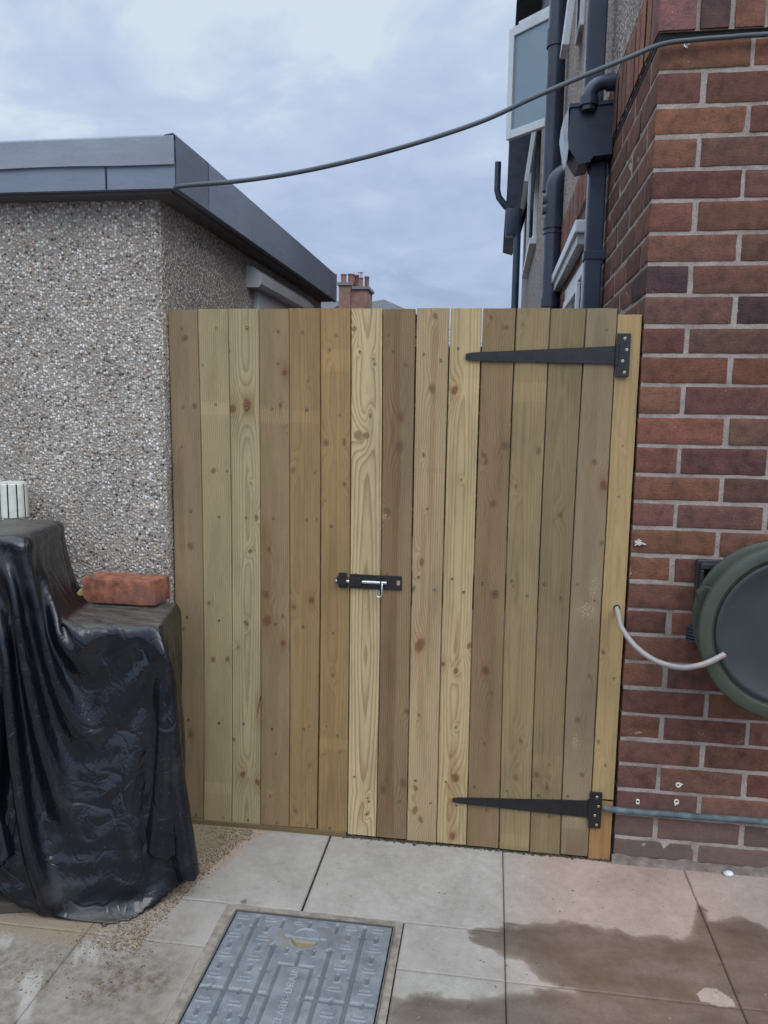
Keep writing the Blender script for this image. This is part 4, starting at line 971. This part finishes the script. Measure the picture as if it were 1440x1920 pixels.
gate = empty('garden_gate', (-.04, 0, 0), 'new timber garden gate of eight vertical boards with black strap hinges and a bolt', 'gate')
sc = []
for i in range(7, 15):
    for za, zb in ((1.421, 1.386), (.798, .757), (.196, .122)):
        c = (MIDX[i-1]+MIDX[i])/2
        if i in (13, 14) and za > 1.3: continue
        sc.append((c-.022+r.uniform(-.006, .006), za-.0008*(i-7)+r.uniform(-.012, .006), r.uniform(.8, 1.05))); sc.append((c+.020+r.uniform(-.006, .006), zb+r.uniform(-.008, .008), r.uniform(.8, 1.05)))
boards('board_panel', range(7, 15), gate, WM, zt=1.5295, screws=sc)
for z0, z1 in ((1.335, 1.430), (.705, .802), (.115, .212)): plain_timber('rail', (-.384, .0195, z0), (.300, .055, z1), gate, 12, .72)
for o in C.objects:
    if o.parent == gate: o.matrix_parent_inverse = Matrix.Translation((.04, 0, 0))
def strap_hinge(xt, zt0, zt1, xr, zr0, zr1, px0, px1, pz0, pz1, label):
    hm = MB(); n = 24; y = -.0035
    for yy in (y-.003, y+.003):
        for i in range(n+1):
            t = i/n; x = xt+(xr-xt)*t; a = zt0+(zr0-zt0)*t; b = zt1+(zr1-zt1)*t
            if i == 0: a += .003; b -= .003; 
            hm.vert((x, yy, a)); hm.vert((x, yy, b))
    m = (n+1)*2
    for i in range(n):
        q = i*2; hm.face((q, q+2, q+3, q+1)); hm.face((m+q, m+q+1, m+q+3, m+q+2)); hm.face((q, m+q, m+q+2, q+2)); hm.face((q+1, q+3, m+q+3, m+q+1))
    hm.face((0, 1, m+1, m)); hm.face((2*n, m+2*n, m+2*n+1, 2*n+1))
    h = hm.build('strap_hinge', M_blackmetal, gate); h['label'] = label
    h.matrix_parent_inverse = Matrix.Translation((.04, 0, 0))
    pm = MB(); pm.box((px0, -.0075, pz0), (px1, -.0015, pz1), 0, .0012); pm.build('hinge_plate', M_blackmetal, h)
    pm = MB(); pm.tube([(px0+.001, -.0070, zr0-.004), (px0+.001, -.0070, zr1+.004)], .0055, 12); pm.build('knuckle', M_blackmetal, h)
    for k, t in enumerate((.88, .62, .36, .10)):
        s = MB(); xx = (px0+px1)/2+(-.001, .005, -.004, .002)[k]+.003; T = Matrix.Translation((xx, -.0076, pz0+(pz1-pz0)*t)) @ Matrix.Rotation(R(90), 4, 'X')
        s.lathe([(.0040, 0), (.0042, .0008), (.0030, .0016), (.0016, .0015), (.0014, .0006)], T, 12); s.build('screw', M_screw, h)
    for t in (.22, .45, .72):
        s = MB(); zz = ((zt0+zt1)/2)*(1-t)+((zr0+zr1)/2)*t; T = Matrix.Translation((xt+(xr-xt)*t, -.0066, zz)) @ Matrix.Rotation(R(90), 4, 'X')
        s.lathe([(.0030, 0), (.0030, .0006), (.0015, .0008)], T, 10); s.build('strap_screw', M_blackmetal, h)
strap_hinge(-.078, 1.392, 1.412, .312, 1.385, 1.431, .3115, .3455, 1.352, 1.463, 'upper strap hinge')
strap_hinge(-.080, .139, .153, .308, .128, .178, .3035, .3370, .099, .205, 'lower strap hinge')
# bolt on the gate, keeper on the fixed panel
bm_ = MB(); bm_.box((-.3865, -.0045, .756), (-.2385, -.0018, .7965), 0, .0008)
bolt = bm_.build('bolt', M_blackmetal, gate); bolt.matrix_parent_inverse = Matrix.Translation((.04, 0, 0))
for xa, xb in ((-.3860, -.350), (-.2985, -.2955)):
    b2 = MB(); b2.prism([(.764, -.0046), (.767, -.0175), (.787, -.0175), (.790, -.0046)], Matrix(((0, 0, 1, xa), (0, 1, 0, 0), (1, 0, 0, 0), (0, 0, 0, 1))), xb-xa); b2.build('guide', M_blackmetal, bolt)
b2 = MB(); b2.tube([(-.4245, -.0115, .777), (-.2805, -.0115, .777)], .0045, 14); b2.build('rod', M_zinc, bolt)
b2 = MB(); pts = [(-.2925, -.0115, .777), (-.2925, -.017, .770), (-.2925, -.019, .748)]+[(-.3005+.008*math.cos(t), -.019, .746-.009*math.sin(t)) for t in [i*math.pi/6 for i in range(1, 6)]]+[(-.3085, -.019, .748), (-.3085, -.018, .758)]
b2.tube(pts, .0019, 10); b2.build('handle_loop', M_zinc, bolt)
b2 = MB(); b2.box((-.2525, -.0049, .7705), (-.2435, -.0046, .784), 0); b2.build('slot', simple('wood_in_slot', (.30, .22, .16), .8), bolt)
kp = MB(); kp.box((-.4185, -.0032, .7555), (-.3945, -.0005, .7990), 0, .0008)
kp.prism([(.765, -.003), (.768, -.0175), (.787, -.0175), (.790, -.003)], Matrix(((0, 0, 1, -.4215), (0, 1, 0, 0), (1, 0, 0, 0), (0, 0, 0, 1))), .0270)
k_ = kp.build('bolt_keeper', M_blackmetal, panel); k_.matrix_parent_inverse = Matrix.Translation((.65, 0, 0))
# post with the hose hole and the redder foot
post = empty('gate_post', (.34, 0, 0), 'pale yellow timber gate post against the brick wall, hose through a drilled hole', 'post')
def post_piece(name, zb, zt, xt, xb, tone, late, seed):
    BD[15] = (tone, late)+BD[15][2:]
    f = lambda z, k: xb[k]+(xt[k]-xb[k])*z/1.53
    P, F, at, vc = board_arrays(15, (f(1.53, 0), f(1.53, 1)), (f(.765, 0), f(.765, 1)), (f(0, 0), f(0, 1)), zt, zb, .001, .045, seed=seed)
    return np_mesh(name, P, F, M_wood, post, at, vecs=vc)
post_piece('upper_timber', .1815, 1.512, (.3105, .3715), (.3095, .3685), (160, 136, 94), (130, 104, 66), 0)
fo_ = post_piece('foot_block', 0.0, .179, (.3095, .3685), (.3085, .3680), (150, 114, 72), (122, 86, 50), 3.3); fo_['label'] = 'redder timber at the foot of the post'
d = MB(); T = Matrix.Translation((.349, -.0008, .7345)) @ Matrix.Rotation(R(90), 4, 'X'); d.lathe([(.0092, 0), (.0092, .0006)], T, 24); d.build('drilled_hole', M_dark, post)
for o in C.objects:
    if o.parent == post: o.matrix_parent_inverse = Matrix.Translation((-.34, 0, 0))
    
# ================================================================== things on the walls
def cr(pts, n=8):
    out = []; P = [Vector(p) for p in pts]
    for i in range(len(P)-1):
        a, b, c_, d_ = P[max(i-1, 0)], P[i], P[i+1], P[min(i+2, len(P)-1)]
        for k in range(n):
            t = k/n; out.append(.5*((2*b)+(c_-a)*t+(2*a-5*b+4*c_-d_)*t*t+(3*b-a-3*c_+d_)*t**3))
    return out+[P[-1]]
d = MB(); cab = [(-.835, -.118, 1.818), (-.81, -.122, 1.8225), (-.669, -.115, 1.832), (-.515, -.10, 1.854), (-.35, -.09, 1.887), (-.189, -.075, 1.93), (-.044, -.06, 1.978), (.073, -.05, 2.03), (.2, -.042, 2.081), (.3, -.033, 2.120), (.376, -.024, 2.150), (.45, -.022, 2.1575), (.536, -.022, 2.160), (.645, -.022, 2.162), (1.4, -.022, 2.166)]
d.tube(cr(cab), .0058, 12)
tag(d.build('overhead_cable', M_cable), 'grey-blue cable sagging from the outbuilding fascia across to the brick wall', 'cable')
e = empty('cable_eyelet', (.436, -.01, 2.150), 'small metal hook in the brick just under the cable', 'hook')
d = MB(); d.tube([(.436, .01, 2.149), (.436, -.018, 2.149)], .0022, 8); d.tube([(.436+.006*math.cos(t), -.020, 2.1475+.006*math.sin(t)) for t in [i*math.pi/5 for i in range(9)]], .0017, 8)
o = d.build('hook', M_zinc, e); o.matrix_parent_inverse = Matrix.Translation((-.436, .01, -2.150))
pm = MB(); pm.tube(cr([(.3405, -.014, .168), (.350, -.0175, .1665), (.40, -.020, .165), (.55, -.021, .166), (.70, -.021, .168), (.9, -.021, .169), (1.5, -.021, .172)], 6), [.0080]*3+[.0086]*34, 14)
pp = pm.build('water_pipe', M_copper); tag(pp, 'horizontal blue-green verdigris pipe low on the brick wall beside the lower hinge', 'pipe')
def clip(x, z, kind, rot, label):
    m = MB(); T = Matrix.Translation((x, -.0045, z)) @ Matrix.Rotation(R(rot), 4, 'Y') @ Matrix.Rotation(R(90), 4, 'X')
    n = 18
    def ring(rf, h):
        return [m.vert(T @ Vector((rf(2*math.pi*i/n)*math.cos(2*math.pi*i/n), rf(2*math.pi*i/n)*math.sin(2*math.pi*i/n), h))) for i in range(n)]
    if kind == 'drop': fo = lambda t: .0068+(.0055 if abs(((t-math.pi/4+math.pi) % (2*math.pi))-math.pi) < .2 else 0)+.0018*max(0, math.cos(t-math.pi/4))**2
    else: fo = lambda t: .0050/max(abs(math.cos(t)), abs(math.sin(t))*.72)
    R0 = ring(fo, 0); R1 = ring(lambda t: fo(t)*.95, .0035); R2 = ring(lambda t: .0036, .0035); R3 = ring(lambda t: .0030, .0012)
    for a, b in ((R0, R1), (R1, R2), (R2, R3)):
        for i in range(n): m.face((a[i], a[(i+1) % n], b[(i+1) % n], b[i]))
    m.face(R3, 1)
    tag(m.build('wall_clip', [M_clip, M_dark]), label, 'clip', 'cream plastic clips screwed to the brick wall')
clip(.537, .246, 'drop', 25, 'cream round wall clip with its point down, highest of the three above the pipe')
clip(.536, .1975, 'drop', 145, 'cream round wall clip with its point up, just above the blue-green pipe')
clip(.433, .1880, 'sq', 0, 'small square white clip sitting on the blue-green pipe near the gate post')
m = MB(); r = random.Random(8)
for k in range(7):
    T = Matrix.Translation((.396+r.uniform(-.010, .010), -.008, .918+r.uniform(-.005, .004))) @ Matrix.Rotation(r.uniform(-1, 1), 4, 'Y')
    m.box((-.007, -.003, -.0016), (.007, .002, .0016), 0, .0008, T)
m.tube([(.386, .004, .920), (.388, -.012, .919)], .0028, 8)
tag(m.build('wall_plug', simple('pale_filler', (.50, .48, .45), .8)), 'chipped white filler and plug in the brick wall beside the post', 'wall plug')
m = MB(); r = random.Random(3); bm = bmesh.new(); bmesh.ops.create_icosphere(bm, subdivisions=2, radius=1)
for v in bm.verts: v.co = Vector((v.co.x*.014, v.co.y*.010, v.co.z*.008))*(1+.25*mnoise.noise(v.co*2.2))
me = bpy.data.meshes.new('pebble'); bm.to_mesh(me); bm.free(); me.materials.append(simple('white_stone', (.55, .56, .58), .7))
for p in me.polygons: p.use_smooth = True
o = bpy.data.objects.new('pebble', me); o.location = (.682, -.018, .007); C.objects.link(o); tag(o, 'white pebble lying at the foot of the brick wall', 'pebble')

# hose reel
reel = empty('hose_reel', (.728, -.1, .743), 'green wall-mounted hose reel with a dark disc front, fixed to the brick wall', 'hose reel')
Tr = lambda y: Matrix.Translation((.728, y, .743)) @ Matrix.Rotation(R(90), 4, 'X')
d = MB(); d.lathe([(.120, 0), (.205, .004), (.2165, .008), (.2195, .016), (.2165, .024), (.206, .0275), (.190, .0265), (.1865, .022), (.184, .012), (.176, .011), (.120, .010)], Tr(-.182), 96)
rimo = d.build('rim', M_green, reel)
d = MB(); d.lathe([(.05, 0), (.178, .001), (.1785, .0065), (.1745, .0085), (.168, .0085), (.165, .0065), (.10, .0065), (.02, .0065)], Tr(-.1935), 96); d.build('front_disc', M_reelface, reel)
d = MB(); d.lathe([(.11, 0), (.19, .002), (.202, .010), (.202, .016), (.19, .020), (.11, .021)], Tr(-.058), 72); d.build('back_flange', M_green, reel)
d = MB(); d.lathe([(.13, 0), (.13, .11)], Tr(-.075), 48); d.build('drum', M_reelface, reel)
d = MB(); d.box((.543, -.018, .742), (.64, -.004, .880), 0, .004); d.box((.549, -.040, .858), (.66, -.0185, .874), 0, .003); d.box((.548, -.045, .752), (.556, -.0185, .857), 0, .002); d.build('bracket', simple('dark_bracket', (.022, .022, .024), .5), reel)
d = MB(); d.prism([(.515, .820), (.53, .835), (.575, .83), (.57, .74), (.53, .75)], Matrix(((1, 0, 0, 0), (0, 0, 1, -.16), (0, 1, 0, 0), (0, 0, 0, 1))), .03); d.build('lug', M_green, reel)
d = MB()
for k in range(5): d.lathe([(.016, 0), (.021, .002), (.021, .006), (.016, .008)], Matrix.Translation((.5445, -.035, .664+.0085*k)), 20)
d.build('hose_connector', M_blackpipe, reel)
for o in C.objects:
    if o.parent == reel: o.matrix_parent_inverse = Matrix.Translation((-.728, .1, -.743))
hp = [(.349, .040, .735), (.349, .010, .735), (.3490, -.020, .7255), (.354, -.065, .697), (.380, -.115, .666), (.42, -.16, .645), (.469, -.20, .643), (.512, -.222, .658), (.556, -.222, .681), (.60, -.212, .71)]
hh = cr(hp, 8); hr = [.0082]*len(hh)
d = MB(); d.tube(hh[:-6], .0070, 16)
ho = d.build('garden_hose', M_hose)
tag(ho, 'grey garden hose looping from the hole in the post to the green reel', 'hose')
d = MB(); d.tube([p+Vector((.0010, -.0067, .0024)) for p in hh[8:-6]], .0013, 6); d.build('stripe', M_hose_line, ho)

# ================================================================== black sheet over stacked things (left)
def cloth():
    ca, sa = math.cos(R(13)), math.sin(R(13)); P0 = np.array([-.802, -.312])
    h = .0125; NA, NB = 126, 106; SL = .118
    A = np.arange(NA)*h-.93; B = np.arange(NB)*h-1.045
    am, b = np.meshgrid(A, B, indexing='ij')
    # slack gathered over the step between the tall and the low box, so the sheet can drop into it
    tt = np.clip((am+.325)/(.12+SL), 0, 1); a = np.where(am < -.325, am, np.where(am > -.205+SL, am-SL, -.325+.12*tt))
    # front hem longer on the left where the pile is taller; corner rounded off
    lim = -(.722+.170*sstep(-.22, -.50, a)+.012*np.sin(a*23))
    alive = (b > lim) & (b < .262)
    q = np.where((a > 0.02) & (b < -.02), ((a-.02)/.60)**2+((-b-.02)/.74)**2, 0); alive &= ~((a > 0) & (b < .03) & ((np.maximum(a, 0)/.64)**1.25+(np.maximum(.03-b, 0)/.76)**1.25 > 1))
    alive &= a < .675+.02*np.sin(b*30)
    x = P0[0]+a*ca-b*sa; y = P0[1]+a*sa+b*ca
    p = np.stack([x, y, .955+.105*np.sin(np.pi*tt)+.006*vnoise(a*9, b*9, 4)], -1)
    blocks = [  # (a0,a1,b0,b1,top) in the rotated frame
        (-.36, -.012, .006, .262, .702), (-.95, -.325, -.010, .40, .936), *[(-.95, -.07, -.015-.0125*i_, .2, .40-.055*i_) for i_ in range(8)]]
    idx = np.arange(NA*NB).reshape(NA, NB); al = alive.ravel()
    groups = []
    def add(i0, i1, rest, k):
        i0 = i0.ravel(); i1 = i1.ravel(); m = al[i0] & al[i1]; i0, i1 = i0[m], i1[m]
        groups.append((i0, i1, rest, k))
    for s_ in (0, 1):
        add(idx[s_:-1:2, :], idx[s_+1::2, :][:idx[s_:-1:2, :].shape[0]], h, 1.0)
        add(idx[:, s_:-1:2], idx[:, s_+1::2][:, :idx[:, s_:-1:2].shape[1]], h, 1.0)
    D = h*2**.5
    for s_ in (0, 1):
        e0 = idx[s_:-1:2, :-1]; e1 = idx[s_+1::2, 1:][:e0.shape[0]]; add(e0, e1, D, .55)
        e0 = idx[s_:-1:2, 1:]; e1 = idx[s_+1::2, :-1][:e0.shape[0]]; add(e0, e1, D, .55)
    for s_ in (0, 1, 2, 3):
        if s_ % 4 in (0, 1, 2, 3):
            e0 = idx[s_:-3:4, :]; e1 = idx[s_+3::4, :][:e0.shape[0]]; e0 = e0[:e1.shape[0]]; add(e0, e1, 3*h, .10)
            e0 = idx[:, s_:-3:4]; e1 = idx[:, s_+3::4]; e0 = e0[:, :e1.shape[1]]; add(e0, e1[:, :e0.shape[1]], 3*h, .10)
    # no point may hang further from the edge it goes over than the sheet is long
    ja = int(round((.93+SL)/h)); jb = int(round(1.045/h))
    ia, ib = np.meshgrid(np.arange(NA), np.arange(NB), indexing='ij')
    anchor = (np.minimum(ia, ja)*NB+np.maximum(ib, jb)).ravel()
    tlen = (h*np.hypot(np.maximum(ia-ja, 0), np.maximum(jb-ib, 0))).ravel()*1.004
    tm = np.nonzero((tlen > 0) & al)[0]
    def tether(X):
        d = X[tm]-X[anchor[tm]]; L_ = np.sqrt((d*d).sum(1))+1e-9; k = np.minimum(1, tlen[tm]/L_)
        X[tm] = X[anchor[tm]]+d*k[:, None]
    X = p.reshape(-1, 3).copy(); V = X.copy(); rr = .006
    def collide(X, prev):
        for a0, a1, b0, b1, top in blocks:
            dx = X[:, 0]-P0[0]; dy = X[:, 1]-P0[1]; la = dx*ca+dy*sa; lb = -dx*sa+dy*ca
            ins = (la > a0-rr) & (la < a1+rr) & (lb > b0-rr) & (lb < b1+rr) & (X[:, 2] < top+rr)
            if not ins.any(): continue
            i = np.nonzero(ins)[0]; la, lb, z = la[i], lb[i], X[i, 2]
            pen = np.stack([la-(a0-rr), (a1+rr)-la, lb-(b0-rr), (b1+rr)-lb, (top+rr)-z], -1)
            k = pen.argmin(1); d = pen[np.arange(len(k)), k]
            na = np.where(k == 0, -d, np.where(k == 1, d, 0)); nb = np.where(k == 2, -d, np.where(k == 3, d, 0)); nz = np.where(k == 4, d, 0)
            X[i, 0] += na*ca-nb*sa; X[i, 1] += na*sa+nb*ca; X[i, 2] += nz
            f = np.where(k == 4, .985, .6)[:, None]; X[i, :2] = X[i, :2]*(1-f)+prev[i, :2]*f+np.stack([na*ca-nb*sa, na*sa+nb*ca], -1)*f
        g = X[:, 2] < .004; X[g, 2] = .004; X[g, :2] = X[g, :2]*.3+prev[g, :2]*.7
        X[:, 1] = np.minimum(X[:, 1], -.052)
        m = (X[:, 0] > -.92); X[m, 1] = np.minimum(X[m, 1], -.020)
    dt2 = 9.8*(1/90)**2*.55; heavy = ((a > -.31) & (a < -.02) & (b > .02)).ravel() & al
    steps = 330
    for st in range(steps):
        prev = X.copy(); vel = (X-V)*(.965 if st < 240 else .90); V = X.copy()
        X = X+vel; X[:, 2] -= dt2; X[heavy, 2] -= dt2*1.5
        for it in range(7):
            for i0, i1, rest, k in groups:
                d = X[i1]-X[i0]; L_ = np.sqrt((d*d).sum(1))+1e-9
                c_ = (.5*k*(1-rest/L_))
                if k < .5: c_ = np.where(L_ < rest, c_, 0)
                d *= c_[:, None]; X[i0] += d; X[i1] -= d
            if it % 3 == 2: tether(X); collide(X, prev)
        collide(X, prev)
    X[~al] = X[al][0]
    G = X.reshape(NA, NB, 3)
    fa = grid_faces(NA, NB); ok = al[fa].all(1); fa = fa[ok]
    used = np.unique(fa); rm = -np.ones(len(al), int); rm[used] = np.arange(len(used))
    return X[used], rm[fa]
CV, CF = cloth()
sheet = np_mesh('black_sheet', CV, CF, M_sheet)
sm = sheet.modifiers.new('smooth', 'SUBSURF'); sm.levels = 1; sm.render_levels = 1
so_ = sheet.modifiers.new('thick', 'SOLIDIFY'); so_.thickness = .0012; so_.offset = 1
tag(sheet, 'glossy black plastic sheet draped over a stepped pile beside the pebbledashed wall', 'plastic sheet')
ca, sa = math.cos(R(13)), math.sin(R(13))
st = empty('covered_box', (-.9, -.2, 0), 'stepped boxes hidden under the black plastic sheet', 'box')
TB = Matrix.Translation((-.802, -.312, 0)) @ Matrix.Rotation(R(13), 4, 'Z')
d = MB(); d.box((-.355, .012, 0), (-.018, .25, .694), 0, .004, TB); d.build('low_box', simple('cardboard', (.05, .042, .035), .9), st).matrix_parent_inverse = Matrix.Translation((.9, .2, 0))
d = MB(); d.box((-.94, -.004, 0), (-.361, .19, .928), 0, .004, TB); d.box((-.94, -.085, 0), (-.09, -.0045, .028), 0, .004, TB); d.build('tall_box', bpy.data.materials['cardboard'], st).matrix_parent_inverse = Matrix.Translation((.9, .2, 0))

# brick laid on the step, brass piece beside it
m = MB(); rnd = random.Random(12)
rounded_brick(m, -.1075, .1075, -.048, .048, 0, .068, (.23, .078, .05), (10, 5, 4), .0028, .0013, faces='flrt')
mbk = simple('weathered_brick', (.225, .082, .048), .92, var=.5, nscale=42, bmp=.9, bscale=220, dirt=(.13, .075, .06))
lb = m.build('loose_brick', mbk); lb.location = (-1.006, -.105, .716); lb.rotation_euler = (0, 0, R(-1.5))
tag(lb, 'single weathered orange-red brick weighing down the black sheet', 'brick')
m = MB(); m.prism([(-.005, 0), (.006, 0), (.0075, .022), (.0045, .030), (-.004, .034), (-.006, .02)], Matrix(((1, 0, 0, -1.121), (0, 0, 1, -.175), (0, 1, 0, .716), (0, 0, 0, 1))), .045)
tag(m.build('brass_fitting', M_brass), 'small brass-coloured block wedged between the brick and the sheet', 'fitting')
# ribbed pot
pot = empty('ribbed_pot', (-1.335, -.115, .943), 'small cream pot with dark vertical stripes standing on top of the black sheet', 'pot')
Tp = Matrix.Translation((-1.335, -.115, .943)); n = 264
m = MB(); rings = []
for (rr_, z) in ((.0395, 0), (.041, .002), (.0408, .05), (.0402, .094), (.0385, .0965)):
    ring = []
    for i in range(n):
        t = 2*math.pi*i/n; ph = ((t/(2*math.pi)*11+.28) % 1.0)
        gr = 1 if ph < .15 else 0; bulge = .0011*math.sin(math.pi*min(1, max(0, (ph-.15)/.85)))
        rad = rr_+bulge-(.0028 if gr and 0 < z < .096 else 0); ring.append(m.vert(Tp @ Vector((rad*math.cos(t), rad*math.sin(t), z))))
    rings.append(ring)
for ri, (a, b) in enumerate(zip(rings, rings[1:])):
    for k in range(n):
        t = 2*math.pi*(k+.5)/n; ph = ((t/(2*math.pi)*11+.28) % 1.0); m.face((a[k], a[(k+1) % n], b[(k+1) % n], b[k]), 1 if (ph < .15 and ri < 3) else 0)
m.face(rings[-1]); m.build('body', [M_pot, simple('dark_glaze', (.02, .025, .03), .4)], pot)
m = MB(); m.lathe([(.036, .0966), (.0365, .0985), (.030, .0995), (.004, .0995)], Tp, 48); m.build('lid', M_pot, pot)
for o in C.objects:
    if o.parent == pot: o.matrix_parent_inverse = Matrix.Translation((1.335, .115, -.943))

# ================================================================== beyond the gate
ch = empty('terraced_house', (-3, 16, 0), 'distant brick house with slate roof and tall chimney stack, seen over the gate', 'house')
inv_ = Matrix.Translation((3, -16, 0))
def add(o): o.matrix_parent_inverse = inv_; return o
d = MB(); d.box((-7.5, 16.2, 0), (-1.9, 22, 3.4)); add(d.build('wall', M_farbrick, ch))
d = MB()
P = [(-3.9, 15.9, 3.45), (-1.75, 15.9, 3.45), (-1.5, 22.3, 3.45), (-3.9, 22.3, 3.45), (-3.75, 18.2, 3.98), (-2.92, 18.2, 4.13), (-2.92, 20, 4.13), (-3.75, 20, 3.98)]
ids = [d.vert(p) for p in P]
for f in ((0, 1, 5, 4), (1, 2, 6, 5), (2, 3, 7, 6), (3, 0, 4, 7), (4, 5, 6, 7), (3, 2, 1, 0)): d.face([ids[i] for i in f])
d.box((-7.6, 16, 3.1), (-3.95, 22.2, 3.4)); rr2 = d.face
d.prism([(15.9, 3.4), (19, 4.2), (22.3, 3.4)], Matrix(((0, 0, 1, -7.7), (1, 0, 0, 0), (0, 1, 0, 0), (0, 0, 0, 1))), 3.6)
add(d.build('roof', M_slate, ch))
d = MB(); d.box((-3.46, 15.0, 2.6), (-3.20, 15.7, 3.98)); d.box((-3.195, 15.05, 2.6), (-2.83, 15.75, 3.90)); stck = add(d.build('chimney', M_farbrick, ch))
d = MB(); d.box((-3.49, 14.96, 3.98), (-3.18, 15.76, 4.04)); d.box((-3.175, 15.0, 3.90), (-2.79, 15.8, 3.96)); d.build('cap', M_farcap, stck)
for x, y, z, h, rr_ in ((-3.38, 15.15, 4.04, .20, .075), (-3.24, 15.3, 4.04, .23, .085), (-3.12, 15.4, 3.96, .30, .08), (-3.02, 15.25, 3.96, .22, .07), (-2.90, 15.4, 3.96, .27, .06)):
    m = MB(); m.lathe([(rr_, 0), (rr_*.85, .03), (rr_*.8, h*.85), (rr_*.95, h*.9), (rr_*.95, h), (rr_*.7, h+.001)], Matrix.Translation((x, y, z)), 14); m.build('chimney_pot', M_terra, stck)
d = MB(); d.tube([(-3.02, 15.25, 4.17), (-3.02, 15.25, 4.30)], .04, 8); d.box((-3.08, 15.19, 4.29), (-2.96, 15.31, 4.32)); d.build('cowl', M_zinc, stck)
d = MB(); d.box((-1.1, 10, 0), (2.4, 14, 2.2)); 
gs = d.build('garden_shed', simple('shed_boards', (.16, .19, .18), .8)); tag(gs, 'grey-green shed just showing through the gaps at the top of the gate', 'shed')
# hedge glimpsed through the gaps
m = MB(); r = random.Random(21)
for k in range(5200):
    x = r.uniform(-1.2, .34); y = r.uniform(5.4, 6.2); z = abs(r.gauss(0, .9)) if r.random() < .2 else r.uniform(.1, 2.02+.08*math.sin(x*6)); s = r.uniform(.018, .035)
    T = Matrix.Translation((x, y, min(z, 2.1))) @ Matrix.Rotation(r.uniform(0, 6), 4, 'Z') @ Matrix.Rotation(r.uniform(0, 3), 4, 'X')
    ids = [m.vert(T @ Vector(p)) for p in ((-s, 0, 0), (0, -s*.5, .004), (s, 0, 0), (0, s*.5, .004))]; m.face(ids)
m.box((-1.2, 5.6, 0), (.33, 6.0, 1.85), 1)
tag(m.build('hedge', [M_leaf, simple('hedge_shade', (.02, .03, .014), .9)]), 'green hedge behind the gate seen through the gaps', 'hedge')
